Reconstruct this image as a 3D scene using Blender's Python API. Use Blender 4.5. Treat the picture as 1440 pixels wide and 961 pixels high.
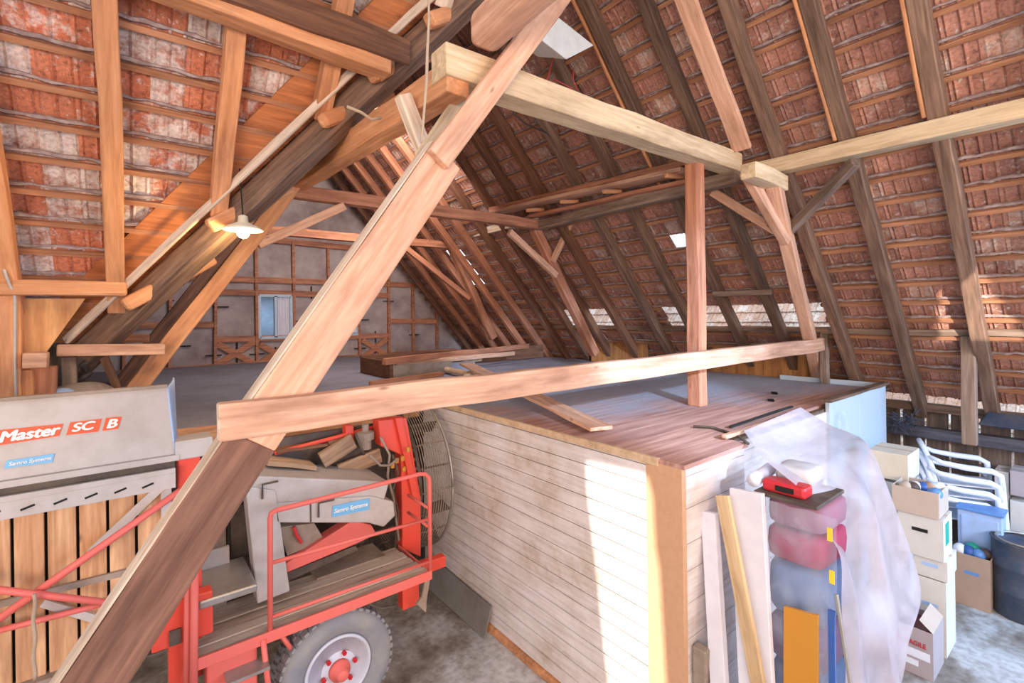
import bpy, bmesh, math, random
from mathutils import Vector, Matrix, noise
random.seed(7)
for o in list(bpy.data.objects): bpy.data.objects.remove(o)
SC = bpy.context.scene
COL = SC.collection

# ------------------------------------------------------------------ camera, world, light
F, CX, HY = 680.0, 720.0, 445.0
ROLL, AZ, EYE = math.radians(.8), math.radians(38.2), 3.0
fw = Vector((math.sin(AZ), math.cos(AZ), 0)); r0 = Vector((math.cos(AZ), -math.sin(AZ), 0)); u0 = Vector((0, 0, 1))
rc = r0*math.cos(ROLL) - u0*math.sin(ROLL); uc = u0*math.cos(ROLL) + r0*math.sin(ROLL)
cd = bpy.data.cameras.new('camera'); cam = bpy.data.objects.new('camera', cd); COL.objects.link(cam)
cam.matrix_world = Matrix(((rc.x, uc.x, -fw.x, 0), (rc.y, uc.y, -fw.y, 0), (rc.z, uc.z, -fw.z, EYE), (0, 0, 0, 1)))
cd.sensor_width = 36; cd.lens = 36*F/1440; cd.shift_y = (HY-480.5)/1440; cd.clip_start = .02
SC.camera = cam
SC.view_settings.view_transform = 'Standard'; SC.view_settings.look = 'None'
SC.view_settings.gamma = 1; SC.view_settings.use_curve_mapping = False
SC.view_settings.exposure = 0.52

W = bpy.data.worlds.new('world'); SC.world = W; W.use_nodes = True
wn = W.node_tree; bg = wn.nodes['Background']
bg.inputs[0].default_value = (.80, .90, 1.0, 1); bg.inputs[1].default_value = 1.25

def sun(dirv, strength, col, angle):
    l = bpy.data.lights.new('sun', 'SUN'); l.energy = strength; l.color = col; l.angle = math.radians(angle)
    o = bpy.data.objects.new('sun', l); COL.objects.link(o)
    o.rotation_euler = Vector(dirv).to_track_quat('-Z', 'Y').to_euler(); o.location = (-4, -8, 6)
SUN = Vector((.84, .53, -.09)).normalized()
sun(SUN, 6.3, (1, .93, .84), .3)
def area(name, loc, to, sx, sy, power, col):
    l = bpy.data.lights.new(name, 'AREA'); l.shape = 'RECTANGLE'; l.size = sx; l.size_y = sy; l.energy = power; l.color = col
    o = bpy.data.objects.new(name, l); COL.objects.link(o); o.location = loc
    o.rotation_euler = (Vector(to)-Vector(loc)).to_track_quat('-Z', 'Y').to_euler()
area('warm_fill_light', (-2.6, -3.4, 3.0), (2.2, 4, 3.5), 5, 3.0, 430, (1, .80, .70))  # unseen warm fill added behind the viewer, for sunlight bounced off the ground
area('roof_fill_light', (3.0, -3.4, 3.6), (5.2, 3, 4.4), 3, 2.0, 170, (1, .84, .76))  # unseen fill, added to brighten the right roof slope
area('side_door_light', (6.3, -3.6, 2.7), (6.3, .6, .2), 3, 2.4, 390, (.36, .62, 1))
area('loft_fill_light', (3.2, 7.4, 6.1), (2.9, 12, 2.4), 2.0, 2.5, 150, (1, .86, .80))  # no lamp hangs here; added to lift the dark gable end of the loft
hl = bpy.data.lights.new('hatch_light', 'SPOT'); hl.energy = 3800; hl.color = (.50, .70, 1); hl.spot_size = math.radians(22); hl.spot_blend = .5; hl.shadow_soft_size = .12
ho = bpy.data.objects.new('hatch_light', hl); COL.objects.link(ho); ho.location = (.9, -3.7, 4.7)
ho.rotation_euler = (Vector((4.8, 4.2, 2.07))-Vector(ho.location)).to_track_quat('-Z', 'Y').to_euler()

# ------------------------------------------------------------------ photo helpers: a pixel's line of sight met with a real plane
def ray(px, py): return fw + rc*((px-CX)/F) + uc*((HY-py)/F)
CAMP = Vector((0, 0, EYE))
def at(px, py, n, k):
    n = Vector(n); d = ray(px, py); return CAMP + d*((k-n.dot(CAMP))/n.dot(d))
def PX(px, py, k): return at(px, py, (1, 0, 0), k)
def PY(px, py, k): return at(px, py, (0, 1, 0), k)
def PZ(px, py, k): return at(px, py, (0, 0, 1), k)
ORD = ['first','second','third','fourth','fifth','sixth','seventh','eighth','ninth','tenth','eleventh','twelfth','thirteenth','fourteenth','fifteenth','sixteenth','seventeenth','eighteenth','nineteenth','twentieth']

# ------------------------------------------------------------------ materials
def mat(name):
    m = bpy.data.materials.new(name); m.use_nodes = True
    nt = m.node_tree; b = nt.nodes['Principled BSDF']; return m, nt, b
def N(nt, t, **k):
    n = nt.nodes.new(t)
    for a, v in k.items():
        if a.startswith('i_'):
            key = a[2:]; key = int(key) if key.isdigit() else key
            n.inputs[key].default_value = v
        else: setattr(n, a, v)
    return n
def ramp(nt, stops, src=None, interp='LINEAR'):
    r = nt.nodes.new('ShaderNodeValToRGB'); r.color_ramp.interpolation = interp
    e = r.color_ramp.elements
    while len(e) > 1: e.remove(e[-1])
    e[0].position, e[0].color = stops[0][0], (*stops[0][1], 1)
    for p, c in stops[1:]:
        x = e.new(p); x.color = (*c, 1)
    if src: nt.links.new(src, r.inputs[0])
    return r
def mixc(nt, fac, a, b, mode='MIX'):
    n = nt.nodes.new('ShaderNodeMix'); n.data_type = 'RGBA'; n.blend_type = mode
    for s, v in ((0, fac), (6, a), (7, b)):
        if hasattr(v, 'links') or hasattr(v, 'is_linked'): nt.links.new(v, n.inputs[s])
        elif s == 0: n.inputs[0].default_value = v
        else: n.inputs[s].default_value = (*v, 1)
    return n.outputs[2]
def hexc(h):
    h = h.lstrip('#'); c = [int(h[i:i+2], 16)/255 for i in (0, 2, 4)]
    return tuple(x/12.92 if x <= .04045 else ((x+.055)/1.055)**2.4 for x in c)
def wood(name, light, dark, axis=0, rough=.8, var=.25, knots=True, stain=None, scale=1.0):
    m, nt, b = mat(name); L = nt.links.new
    light, dark = hexc(light), hexc(dark)
    tc = N(nt, 'ShaderNodeTexCoord'); mp = N(nt, 'ShaderNodeMapping')
    s = [26*scale, 26*scale, 26*scale]; s[axis] = 1.6*scale; mp.inputs['Scale'].default_value = s
    oi = N(nt, 'ShaderNodeObjectInfo')
    mul = N(nt, 'ShaderNodeVectorMath', operation='SCALE'); L(oi.outputs['Random'], mul.inputs['Scale']); mul.inputs[0].default_value = (37, 53, 71)
    add = N(nt, 'ShaderNodeVectorMath', operation='ADD'); L(mp.outputs[0], add.inputs[0]); L(mul.outputs[0], add.inputs[1])
    L(tc.outputs['Object'], mp.inputs[0])
    no = N(nt, 'ShaderNodeTexNoise', i_Scale=1.0, i_Detail=6.0, i_Roughness=.6, i_Distortion=.6); L(add.outputs[0], no.inputs['Vector'])
    r = ramp(nt, [(.28, dark), (.5, tuple((a+c)/2 for a, c in zip(light, dark))), (.68, light)], no.outputs[0])
    # blotches of dirt and paler worn zones
    mp2 = N(nt, 'ShaderNodeMapping'); s2 = [5, 5, 5]; s2[axis] = 1.3; mp2.inputs['Scale'].default_value = s2; L(tc.outputs['Object'], mp2.inputs[0])
    add2 = N(nt, 'ShaderNodeVectorMath', operation='ADD'); L(mp2.outputs[0], add2.inputs[0]); L(mul.outputs[0], add2.inputs[1])
    n2 = N(nt, 'ShaderNodeTexNoise', i_Scale=1.0, i_Detail=4.0, i_Roughness=.65); L(add2.outputs[0], n2.inputs['Vector'])
    r2 = ramp(nt, [(.3, (.55, .5, .48)), (.5, (.95, .95, .95)), (.7, (1.18, 1.16, 1.14))], n2.outputs[0])
    c = mixc(nt, .8, r.outputs[0], r2.outputs[0], 'MULTIPLY')
    if knots:
        mp3 = N(nt, 'ShaderNodeMapping'); s3 = [9, 9, 9]; s3[axis] = 3.2; mp3.inputs['Scale'].default_value = s3; L(tc.outputs['Object'], mp3.inputs[0])
        add3 = N(nt, 'ShaderNodeVectorMath', operation='ADD'); L(mp3.outputs[0], add3.inputs[0]); L(mul.outputs[0], add3.inputs[1])
        vo = N(nt, 'ShaderNodeTexVoronoi', i_Scale=.6); L(add3.outputs[0], vo.inputs['Vector'])
        rk = ramp(nt, [(.02, (.8, .8, .8)), (.075, (0, 0, 0))], vo.outputs['Distance'])
        c = mixc(nt, rk.outputs[0], c, tuple(x*.45 for x in dark))
    hv = N(nt, 'ShaderNodeHueSaturation'); mr = N(nt, 'ShaderNodeMapRange'); L(oi.outputs['Random'], mr.inputs[0])
    mr.inputs[3].default_value = 1-var; mr.inputs[4].default_value = 1+var; L(mr.outputs[0], hv.inputs['Value']); L(c, hv.inputs['Color'])
    L(hv.outputs[0], b.inputs['Base Color']); b.inputs['Roughness'].default_value = rough
    bp = N(nt, 'ShaderNodeBump', i_Strength=.35, i_Distance=.01); L(no.outputs[0], bp.inputs['Height']); L(bp.outputs[0], b.inputs['Normal'])
    return m
def paint(name, col, rough=.5, metal=0, dirt=.25, dirtcol='8a7664', sc=6, spec=.5):
    m, nt, b = mat(name); L = nt.links.new; col = hexc(col)
    tc = N(nt, 'ShaderNodeTexCoord'); no = N(nt, 'ShaderNodeTexNoise', i_Scale=sc, i_Detail=5.0, i_Roughness=.65); L(tc.outputs['Object'], no.inputs['Vector'])
    r = ramp(nt, [(.42, (0, 0, 0)), (.75, (1, 1, 1))], no.outputs[0])
    f = N(nt, 'ShaderNodeMath', operation='MULTIPLY', i_1=dirt*1.6); L(r.outputs[0], f.inputs[0])
    c = mixc(nt, f.outputs[0], col, hexc(dirtcol)); L(c, b.inputs['Base Color'])
    b.inputs['Roughness'].default_value = rough; b.inputs['Metallic'].default_value = metal
    return m
def tile_mat(name, base, alt, lime, limeamt, tw, g):
    m, nt, b = mat(name); L = nt.links.new
    tc = N(nt, 'ShaderNodeTexCoord')
    dv = N(nt, 'ShaderNodeVectorMath', operation='DIVIDE'); dv.inputs[1].default_value = (tw, g, 50); L(tc.outputs['Object'], dv.inputs[0])
    fl = N(nt, 'ShaderNodeVectorMath', operation='FLOOR'); L(dv.outputs[0], fl.inputs[0])
    wn_ = N(nt, 'ShaderNodeTexWhiteNoise', noise_dimensions='3D'); L(fl.outputs[0], wn_.inputs['Vector'])
    c0 = ramp(nt, [(0, hexc(base)), (.5, hexc(alt[0])), (.8, hexc(alt[1])), (1, hexc(alt[2]))], wn_.outputs['Value'])
    no = N(nt, 'ShaderNodeTexNoise', i_Scale=9.0, i_Detail=6.0, i_Roughness=.7)
    addv = N(nt, 'ShaderNodeVectorMath', operation='MULTIPLY_ADD'); L(wn_.outputs['Color'], addv.inputs[0]); addv.inputs[1].default_value = (30, 30, 30); L(tc.outputs['Object'], addv.inputs[2])
    L(addv.outputs[0], no.inputs['Vector'])
    # lime wash and mortar smears, different on every tile
    mrr = N(nt, 'ShaderNodeMath', operation='MULTIPLY_ADD', i_1=.35); L(wn_.outputs['Value'], mrr.inputs[0]); L(no.outputs[0], mrr.inputs[2])
    lr = ramp(nt, [(.80-limeamt, (0, 0, 0)), (.98-limeamt, (1, 1, 1))], mrr.outputs[0])
    c1 = mixc(nt, lr.outputs[0], c0.outputs[0], hexc(lime))
    # greyer weathered zones
    n2 = N(nt, 'ShaderNodeTexNoise', i_Scale=1.1, i_Detail=3.0); L(tc.outputs['Object'], n2.inputs['Vector'])
    r2 = ramp(nt, [(.35, (.72, .70, .70)), (.65, (1.1, 1.08, 1.06))], n2.outputs[0])
    c2 = mixc(nt, 1.0, c1, r2.outputs[0], 'MULTIPLY')
    n3 = N(nt, 'ShaderNodeTexNoise', i_Scale=40.0, i_Detail=3.0); L(tc.outputs['Object'], n3.inputs['Vector'])
    r3 = ramp(nt, [(.35, (.78, .76, .75)), (.6, (1.08, 1.08, 1.08))], n3.outputs[0])
    c3 = mixc(nt, 1.0, c2, r3.outputs[0], 'MULTIPLY')
    n4 = N(nt, 'ShaderNodeTexNoise', i_Scale=17.0, i_Detail=4.0, i_Roughness=.75); L(addv.outputs[0], n4.inputs['Vector'])
    r4 = ramp(nt, [(.60, (0, 0, 0)), (.66, (.75, .75, .75))], n4.outputs[0])
    c3 = mixc(nt, r4.outputs[0], c3, hexc('d4ccc6'))
    r5 = ramp(nt, [(.34, (.55, .52, .52)), (.44, (1, 1, 1))], n4.outputs[0]); c3 = mixc(nt, 1.0, c3, r5.outputs[0], 'MULTIPLY')
    L(c3, b.inputs['Base Color']); b.inputs['Roughness'].default_value = .75
    bp = N(nt, 'ShaderNodeBump', i_Strength=.5, i_Distance=.01); L(no.outputs[0], bp.inputs['Height']); L(bp.outputs[0], b.inputs['Normal'])
    return m
def plain(name, col, rough=.6, metal=0, emit=0, emcol=None):
    m, nt, b = mat(name); b.inputs['Base Color'].default_value = (*hexc(col), 1); b.inputs['Roughness'].default_value = rough; b.inputs['Metallic'].default_value = metal
    if emit:
        b.inputs['Emission Color'].default_value = (*hexc(emcol or col), 1); b.inputs['Emission Strength'].default_value = emit
    return m
def film(name, col, alpha, rough=.25, dirt=0):
    m, nt, b = mat(name); L = nt.links.new
    out = nt.nodes['Material Output']; tr = N(nt, 'ShaderNodeBsdfTransparent'); tl = N(nt, 'ShaderNodeBsdfTranslucent'); tl.inputs[0].default_value = (*hexc(col), 1)
    b.inputs['Base Color'].default_value = (*hexc(col), 1); b.inputs['Roughness'].default_value = rough
    m1 = N(nt, 'ShaderNodeMixShader', i_0=.35); L(b.outputs[0], m1.inputs[1]); L(tl.outputs[0], m1.inputs[2])
    m2 = N(nt, 'ShaderNodeMixShader', i_0=alpha); L(tr.outputs[0], m2.inputs[1]); L(m1.outputs[0], m2.inputs[2])
    tc = N(nt, 'ShaderNodeTexCoord'); no = N(nt, 'ShaderNodeTexNoise', i_Scale=5.0, i_Detail=4.0); L(tc.outputs['Object'], no.inputs['Vector'])
    mr = N(nt, 'ShaderNodeMapRange'); mr.inputs[1].default_value = .3; mr.inputs[2].default_value = .7; mr.inputs[3].default_value = max(0, alpha-.15); mr.inputs[4].default_value = min(1, alpha+.15)
    L(no.outputs[0], mr.inputs[0]); L(mr.outputs[0], m2.inputs[0]); L(m2.outputs[0], out.inputs[0])
    bp = N(nt, 'ShaderNodeBump', i_Strength=.4, i_Distance=.02); L(no.outputs[0], bp.inputs['Height']); L(bp.outputs[0], b.inputs['Normal'])
    return m

M = {}
M['beam'] = wood('timber_beam', 'e3b496', 'bd8a6a', var=.10)
M['beam_green'] = wood('timber_pale', 'dcc4a0', 'b89a74', var=.06)
M['beam_orange'] = wood('timber_orange', 'e2a474', 'bb7a50', var=.12)
M['beam_red'] = wood('timber_reddish', 'c98a68', '945c42', var=.12)
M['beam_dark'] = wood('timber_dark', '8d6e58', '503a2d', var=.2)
M['beam_black'] = wood('timber_blackened', '67646c', '38353a', var=.1)
M['beam_grey'] = wood('timber_grey', '9c8472', '64503f', var=.15)
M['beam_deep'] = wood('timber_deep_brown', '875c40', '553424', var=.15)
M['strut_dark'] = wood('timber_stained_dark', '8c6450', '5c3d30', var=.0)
M['white_end'] = wood('timber_dusty_pale', 'e6d2bd', 'b59a80', var=.05)
M['deck_wood'] = wood('deck_boards', 'bd8b74', '855a47', var=.1, scale=.8)
M['slat_wood'] = wood('slat_boards', 'e8ba8c', 'a06a44', axis=2, var=.05, scale=.6)
M['partition'] = wood('partition_boards', 'e2ab72', 'b87a48', axis=2, var=.05, knots=False, scale=.5)
M['knee'] = wood('knee_boards', 'c98d52', '8f5b30', axis=2, var=.1, scale=.5)
M['darkboards'] = wood('dark_wall_boards', '7d6a5c', '463a33', axis=2, var=.1)
M['platform'] = wood('platform_planks', 'd8c8b6', 'ab9884', var=.1)
M['loose'] = wood('loose_boards', 'c9a98a', '94745a', var=.12)
TW, G = .205, .262
M['tile_r'] = tile_mat('tiles_right', 'c08c78', ['b6826e', 'a07466', 'cfa28c'], 'd0bdb0', .02, TW, G)
M['tile_l'] = tile_mat('tiles_left', 'd58866', ['cc7858', 'b98570', 'dfa388'], 'e2d3ca', .17, TW, G)
M['batten'] = wood('roof_batten', 'c98e68', '946242', var=.1)
M['lip'] = paint('tile_lip', '8a7470', .9, dirt=.5, dirtcol='c9b9b0', sc=14)
M['flash'] = wood('valley_board', 'cf8350', 'a25f36', var=.08)
M['red'] = paint('red_paint', 'e04a38', .45, dirt=.12, dirtcol='b06a50')
M['redpink'] = paint('faded_red_paint', 'e06a60', .5, dirt=.12, dirtcol='b77a70')
M['grey'] = paint('grey_paint', 'b9b2ae', .45, dirt=.25, dirtcol='8d7c70')
M['greydirty'] = paint('dusty_metal', '9a8a7c', .6, dirt=.5, dirtcol='6f5a48')
M['darkmetal'] = paint('dark_metal', '4a403a', .6, dirt=.4, dirtcol='7a6a58')
M['interior'] = paint('machine_interior', '5e4a3c', .7, dirt=.5, dirtcol='84705c')
M['steel'] = paint('steel', 'a6a39e', .4, .5, dirt=.3)
M['black'] = plain('black', '16130f', .8)
M['orange_sticker'] = plain('orange_sticker', 'f0562c', .5)
M['blue_sticker'] = plain('blue_sticker', '6fb0dc', .5)
M['white_letter'] = plain('white_letter', 'f4f0ea', .5)
M['rubber'] = paint('tyre_rubber', '83858c', .8, dirt=.5, dirtcol='9c9894')
M['rim'] = paint('rim_paint', 'c9cede', .4, dirt=.25, dirtcol='b0a494')
M['white_plastic'] = plain('white_plastic', 'e8eef8', .35)
M['carton'] = paint('carton_board', 'c4b3a4', .8, dirt=.2, dirtcol='a89582')
M['carton_white'] = paint('carton_white', 'd5d2cc', .75, dirt=.2, dirtcol='b9b0a4')
M['carton_cream'] = paint('carton_cream', 'd8cfbc', .75, dirt=.2, dirtcol='b9b09c')
M['carton_brown'] = paint('carton_brown', 'ad917c', .8, dirt=.2)
M['carton_grey'] = paint('carton_grey', 'aea3a6', .8, dirt=.1)
M['blue'] = paint('blue_plastic', '5d8fd0', .4, dirt=.1)
M['blue_dark'] = paint('blue_dark', '2f5da8', .5, dirt=.1)
M['blue_pale'] = paint('blue_pale', 'a9c4ec', .45, dirt=.15)
M['yellow_board'] = paint('golden_board', 'c8882c', .5, dirt=.15, dirtcol='b87a20')
M['cream'] = wood('cream_board', 'e0c49c', 'c4a274', axis=0, var=.03, knots=False)
M['white_wrap'] = paint('white_wrap', 'e2dee4', .45, dirt=.2, dirtcol='bdb6c0')
M['film'] = film('milky_plastic_sheet', 'd2c8ce', .72, .42)
M['clear'] = film('clear_plastic_film', 'dfe2ee', .27, .15)
M['glass'] = film('dusty_glass', 'dbe8ff', .25, .1)
M['redcase'] = paint('red_case', 'c8232e', .4, dirt=.1)
M['bulb'] = plain('glowing_bulb', 'fff2c8', .3, emit=9, emcol='ffe0a0')
M['enamel'] = paint('lamp_enamel', 'e8dcc0', .3, dirt=.2)
M['rope'] = paint('rope', 'b39c84', .9, dirt=.4)
M['redwire'] = plain('red_wire', 'a83a34', .5)
M['foam'] = paint('white_foam_sheet', 'dcdad2', .8, dirt=.25, dirtcol='b8b4a8', sc=10)
M['logend'] = paint('log_bark', 'd6b896', .8, dirt=.5, dirtcol='a07a58', sc=12)
M['barrel'] = paint('dark_barrel', '3a4558', .5, dirt=.2)
M['yellow_tape'] = plain('yellow_tape', 'e8cc30', .5)
M['purple'] = plain('purple_bottles', '6a1238', .4)
M['green'] = plain('green_label', '2aa894', .5)
def floor_mat():
    m, nt, b = mat('concrete_floor'); L = nt.links.new
    tc = N(nt, 'ShaderNodeTexCoord'); n1 = N(nt, 'ShaderNodeTexNoise', i_Scale=1.3, i_Detail=6.0, i_Roughness=.65); L(tc.outputs['Object'], n1.inputs['Vector'])
    r = ramp(nt, [(.33, hexc('5f5048')), (.47, hexc('8f8880')), (.56, hexc('b4b4b4')), (.7, hexc('c6c6c8'))], n1.outputs[0])
    n2 = N(nt, 'ShaderNodeTexNoise', i_Scale=16.0, i_Detail=5.0); L(tc.outputs['Object'], n2.inputs['Vector'])
    r2 = ramp(nt, [(.3, (.7, .68, .66)), (.6, (1.08, 1.08, 1.08))], n2.outputs[0])
    L(mixc(nt, 1, r.outputs[0], r2.outputs[0], 'MULTIPLY'), b.inputs['Base Color']); b.inputs['Roughness'].default_value = .7
    return m
M['floor'] = floor_mat()
def whitewash(name, axis_note=0, boards=.118, dirt='a88763', base='e4dcda'):
    m, nt, b = mat(name); L = nt.links.new
    tc = N(nt, 'ShaderNodeTexCoord'); n1 = N(nt, 'ShaderNodeTexNoise', i_Scale=2.2, i_Detail=7.0, i_Roughness=.7); L(tc.outputs['Object'], n1.inputs['Vector'])
    r = ramp(nt, [(.40, hexc(base)), (.56, hexc('d8cdc6')), (.68, hexc('c6b4a4')), (.84, hexc(dirt))], n1.outputs[0])
    mp = N(nt, 'ShaderNodeMapping'); mp.inputs['Scale'].default_value = (2, 2, 30); L(tc.outputs['Object'], mp.inputs[0])
    n2 = N(nt, 'ShaderNodeTexNoise', i_Scale=1.0, i_Detail=4.0); L(mp.outputs[0], n2.inputs['Vector'])
    r2 = ramp(nt, [(.3, (.84, .82, .8)), (.6, (1.04, 1.04, 1.04))], n2.outputs[0])
    c = mixc(nt, 1, r.outputs[0], r2.outputs[0], 'MULTIPLY')
    vo = N(nt, 'ShaderNodeTexVoronoi', i_Scale=3.4); L(tc.outputs['Object'], vo.inputs['Vector'])
    rk = ramp(nt, [(.02, (1, 1, 1)), (.035, (0, 0, 0))], vo.outputs['Distance'])
    c = mixc(nt, rk.outputs[0], c, hexc('6a5646'))
    L(c, b.inputs['Base Color']); b.inputs['Roughness'].default_value = .7
    return m
M['whitewash'] = whitewash('whitewashed_boards')
M['whitefront'] = whitewash('white_front_boards', dirt='c9a68e', base='e8dedc')
M['whitepanel'] = paint('white_melamine', 'bccbd6', .4, dirt=.15, dirtcol='b4bcc0', sc=3)
def plaster_mat():
    m, nt, b = mat('gable_plaster'); L = nt.links.new
    tc = N(nt, 'ShaderNodeTexCoord'); n1 = N(nt, 'ShaderNodeTexNoise', i_Scale=2.0, i_Detail=6.0, i_Roughness=.6); L(tc.outputs['Object'], n1.inputs['Vector'])
    r = ramp(nt, [(.3, hexc('8f7b76')), (.5, hexc('ab9a95')), (.7, hexc('c0b2ab'))], n1.outputs[0])
    L(r.outputs[0], b.inputs['Base Color']); b.inputs['Roughness'].default_value = .9
    bp = N(nt, 'ShaderNodeBump', i_Strength=.5, i_Distance=.02); L(n1.outputs[0], bp.inputs['Height']); L(bp.outputs[0], b.inputs['Normal'])
    return m
M['plaster'] = plaster_mat()
M['chip'] = paint('chipboard', 'cda07c', .7, dirt=.25, dirtcol='b88a66', sc=30)
M['loftfloor'] = paint('dusty_loft_floor', '8e8e9c', .85, dirt=.4, dirtcol='6c625f', sc=2)
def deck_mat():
    # brown deck boards; the cool daylight at the back is painted in as blue-grey
    m, nt, b = mat('deck_painted_daylight'); L = nt.links.new
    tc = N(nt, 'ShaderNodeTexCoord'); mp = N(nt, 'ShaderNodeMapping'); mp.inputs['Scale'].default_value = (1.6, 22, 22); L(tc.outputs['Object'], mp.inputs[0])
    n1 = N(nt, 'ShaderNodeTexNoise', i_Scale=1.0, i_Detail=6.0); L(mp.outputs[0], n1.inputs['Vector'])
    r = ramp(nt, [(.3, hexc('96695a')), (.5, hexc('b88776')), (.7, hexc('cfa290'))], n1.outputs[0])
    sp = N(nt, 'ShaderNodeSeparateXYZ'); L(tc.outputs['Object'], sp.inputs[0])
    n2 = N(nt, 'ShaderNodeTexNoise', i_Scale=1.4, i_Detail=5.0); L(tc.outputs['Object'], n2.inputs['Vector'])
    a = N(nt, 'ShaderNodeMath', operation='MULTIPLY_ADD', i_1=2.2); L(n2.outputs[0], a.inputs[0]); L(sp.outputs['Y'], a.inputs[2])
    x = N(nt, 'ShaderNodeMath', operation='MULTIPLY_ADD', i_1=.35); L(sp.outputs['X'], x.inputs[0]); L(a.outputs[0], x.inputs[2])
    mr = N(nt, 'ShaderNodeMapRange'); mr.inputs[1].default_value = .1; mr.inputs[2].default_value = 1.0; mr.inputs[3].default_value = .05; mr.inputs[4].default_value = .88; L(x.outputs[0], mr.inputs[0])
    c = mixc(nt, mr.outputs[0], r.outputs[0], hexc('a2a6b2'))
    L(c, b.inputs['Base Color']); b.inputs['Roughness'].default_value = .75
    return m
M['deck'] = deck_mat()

# ------------------------------------------------------------------ geometry helpers
def frame(ax, up=(0, 0, 1)):
    x = Vector(ax).normalized(); u = Vector(up)
    if abs(x.dot(u.normalized())) > .98: u = Vector((0, 1, 0))
    y = u.cross(x).normalized(); z = x.cross(y)
    return Matrix((x, y, z)).transposed()
class MB:
    def __init__(s): s.v = []; s.f = []; s.mi = []; s.k = 0
    def m(s, k): s.k = k; return s
    def add(s, vs, fs):
        o = len(s.v); s.v += [Vector(v) for v in vs]
        for f in fs: s.f.append([i+o for i in f]); s.mi.append(s.k)
        return s
    def box(s, c, size, R=None):
        c = Vector(c); h = Vector(size)/2; R = R or Matrix.Identity(3)
        vs = [c + R @ Vector((a*h.x, b*h.y, d*h.z)) for a in (-1, 1) for b in (-1, 1) for d in (-1, 1)]
        return s.add(vs, [(0, 1, 3, 2), (4, 6, 7, 5), (0, 4, 5, 1), (2, 3, 7, 6), (0, 2, 6, 4), (1, 5, 7, 3)])
    def bb(s, a, b):
        a, b = Vector(a), Vector(b); return s.box((a+b)/2, [abs(x) for x in (b-a)])
    def bar(s, p0, p1, w, h, up=(0, 0, 1)):
        p0, p1 = Vector(p0), Vector(p1); d = p1-p0
        return s.box((p0+p1)/2, (d.length, w, h), frame(d, up))
    def tube(s, pts, r, n=8, cap=True):
        pts = [Vector(p) for p in pts]; k = len(pts); vs = []; rs = r if isinstance(r, (list, tuple)) else [r]*k
        prev = None
        for i, p in enumerate(pts):
            d = (pts[min(i+1, k-1)]-pts[max(i-1, 0)])
            d = d.normalized() if d.length > 1e-9 else Vector((0, 0, 1))
            if prev is None:
                u = Vector((0, 0, 1)) if abs(d.z) < .9 else Vector((1, 0, 0))
                a = d.cross(u).normalized()
            else: a = (prev - d*prev.dot(d)).normalized()
            prev = a; b = d.cross(a)
            vs += [p + (a*math.cos(2*math.pi*j/n)+b*math.sin(2*math.pi*j/n))*rs[i] for j in range(n)]
        fs = [(i*n+j, i*n+(j+1) % n, (i+1)*n+(j+1) % n, (i+1)*n+j) for i in range(k-1) for j in range(n)]
        if cap: fs += [list(range(n))[::-1], list(range((k-1)*n, k*n))]
        return s.add(vs, fs)
    def lathe(s, prof, c, R=None, n=32, closed=False):
        # profile of (radius, height) turned about local Z
        c = Vector(c); R = R or Matrix.Identity(3); k = len(prof); vs = []
        for (r, h) in prof:
            vs += [c + R @ Vector((r*math.cos(2*math.pi*j/n), r*math.sin(2*math.pi*j/n), h)) for j in range(n)]
        fs = [(i*n+j, i*n+(j+1) % n, ((i+1) % k)*n+(j+1) % n, ((i+1) % k)*n+j) for i in range(k if closed else k-1) for j in range(n)]
        if not closed:
            if prof[0][0] > 1e-5: fs.append(list(range(n))[::-1])
            if prof[-1][0] > 1e-5: fs.append(list(range((k-1)*n, k*n)))
        return s.add(vs, fs)
    def prism(s, poly, dvec):
        poly = [Vector(p) for p in poly]; d = Vector(dvec); n = len(poly)
        return s.add(poly+[p+d for p in poly], [list(range(n))[::-1], list(range(n, 2*n))]+[(i, (i+1) % n, (i+1) % n+n, i+n) for i in range(n)])
    def grid(s, P):
        nr, nc = len(P), len(P[0])
        return s.add([p for r in P for p in r], [(i*nc+j, i*nc+j+1, (i+1)*nc+j+1, (i+1)*nc+j) for i in range(nr-1) for j in range(nc-1)])
    def build(s, name, mt, parent=None, bevel=0, smooth=False, base=None, solid=0):
        base = Vector(base) if base is not None else None
        if parent is not None: base = Vector(parent['_o'])
        elif base is None:
            xs = [v.x for v in s.v]; ys = [v.y for v in s.v]; zs = [v.z for v in s.v]
            base = Vector(((min(xs)+max(xs))/2, (min(ys)+max(ys))/2, min(zs)))
        me = bpy.data.meshes.new(name); me.from_pydata([v-base for v in s.v], [], s.f)
        for x in (mt if isinstance(mt, list) else [mt]): me.materials.append(M[x])
        for p, k in zip(me.polygons, s.mi): p.material_index = k; p.use_smooth = smooth
        bm = bmesh.new(); bm.from_mesh(me); bmesh.ops.recalc_face_normals(bm, faces=bm.faces); bm.to_mesh(me); bm.free()
        o = bpy.data.objects.new(name, me); COL.objects.link(o); o['_o'] = list(base)
        if parent is not None: o.parent = parent
        else: o.location = base
        if solid:
            k = o.modifiers.new('thick', 'SOLIDIFY'); k.thickness = solid; k.offset = 0
        if bevel:
            k = o.modifiers.new('bevel', 'BEVEL'); k.width = bevel; k.segments = 2; k.limit_method = 'ANGLE'; k.angle_limit = math.radians(40)
        if parent is not None: o['_o'] = list(base); o.location = (0, 0, 0)
        return o
def tag(o, label=None, cat=None, group=None, kind=None):
    if label: o['label'] = label
    if cat: o['category'] = cat
    if group: o['group'] = group
    if kind: o['kind'] = kind
    return o
def empty(name, loc, label, cat, group=None):
    o = bpy.data.objects.new(name, None); COL.objects.link(o); o.location = loc; o['_o'] = list(loc); o.empty_display_size = .1
    return tag(o, label, cat, group)
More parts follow.
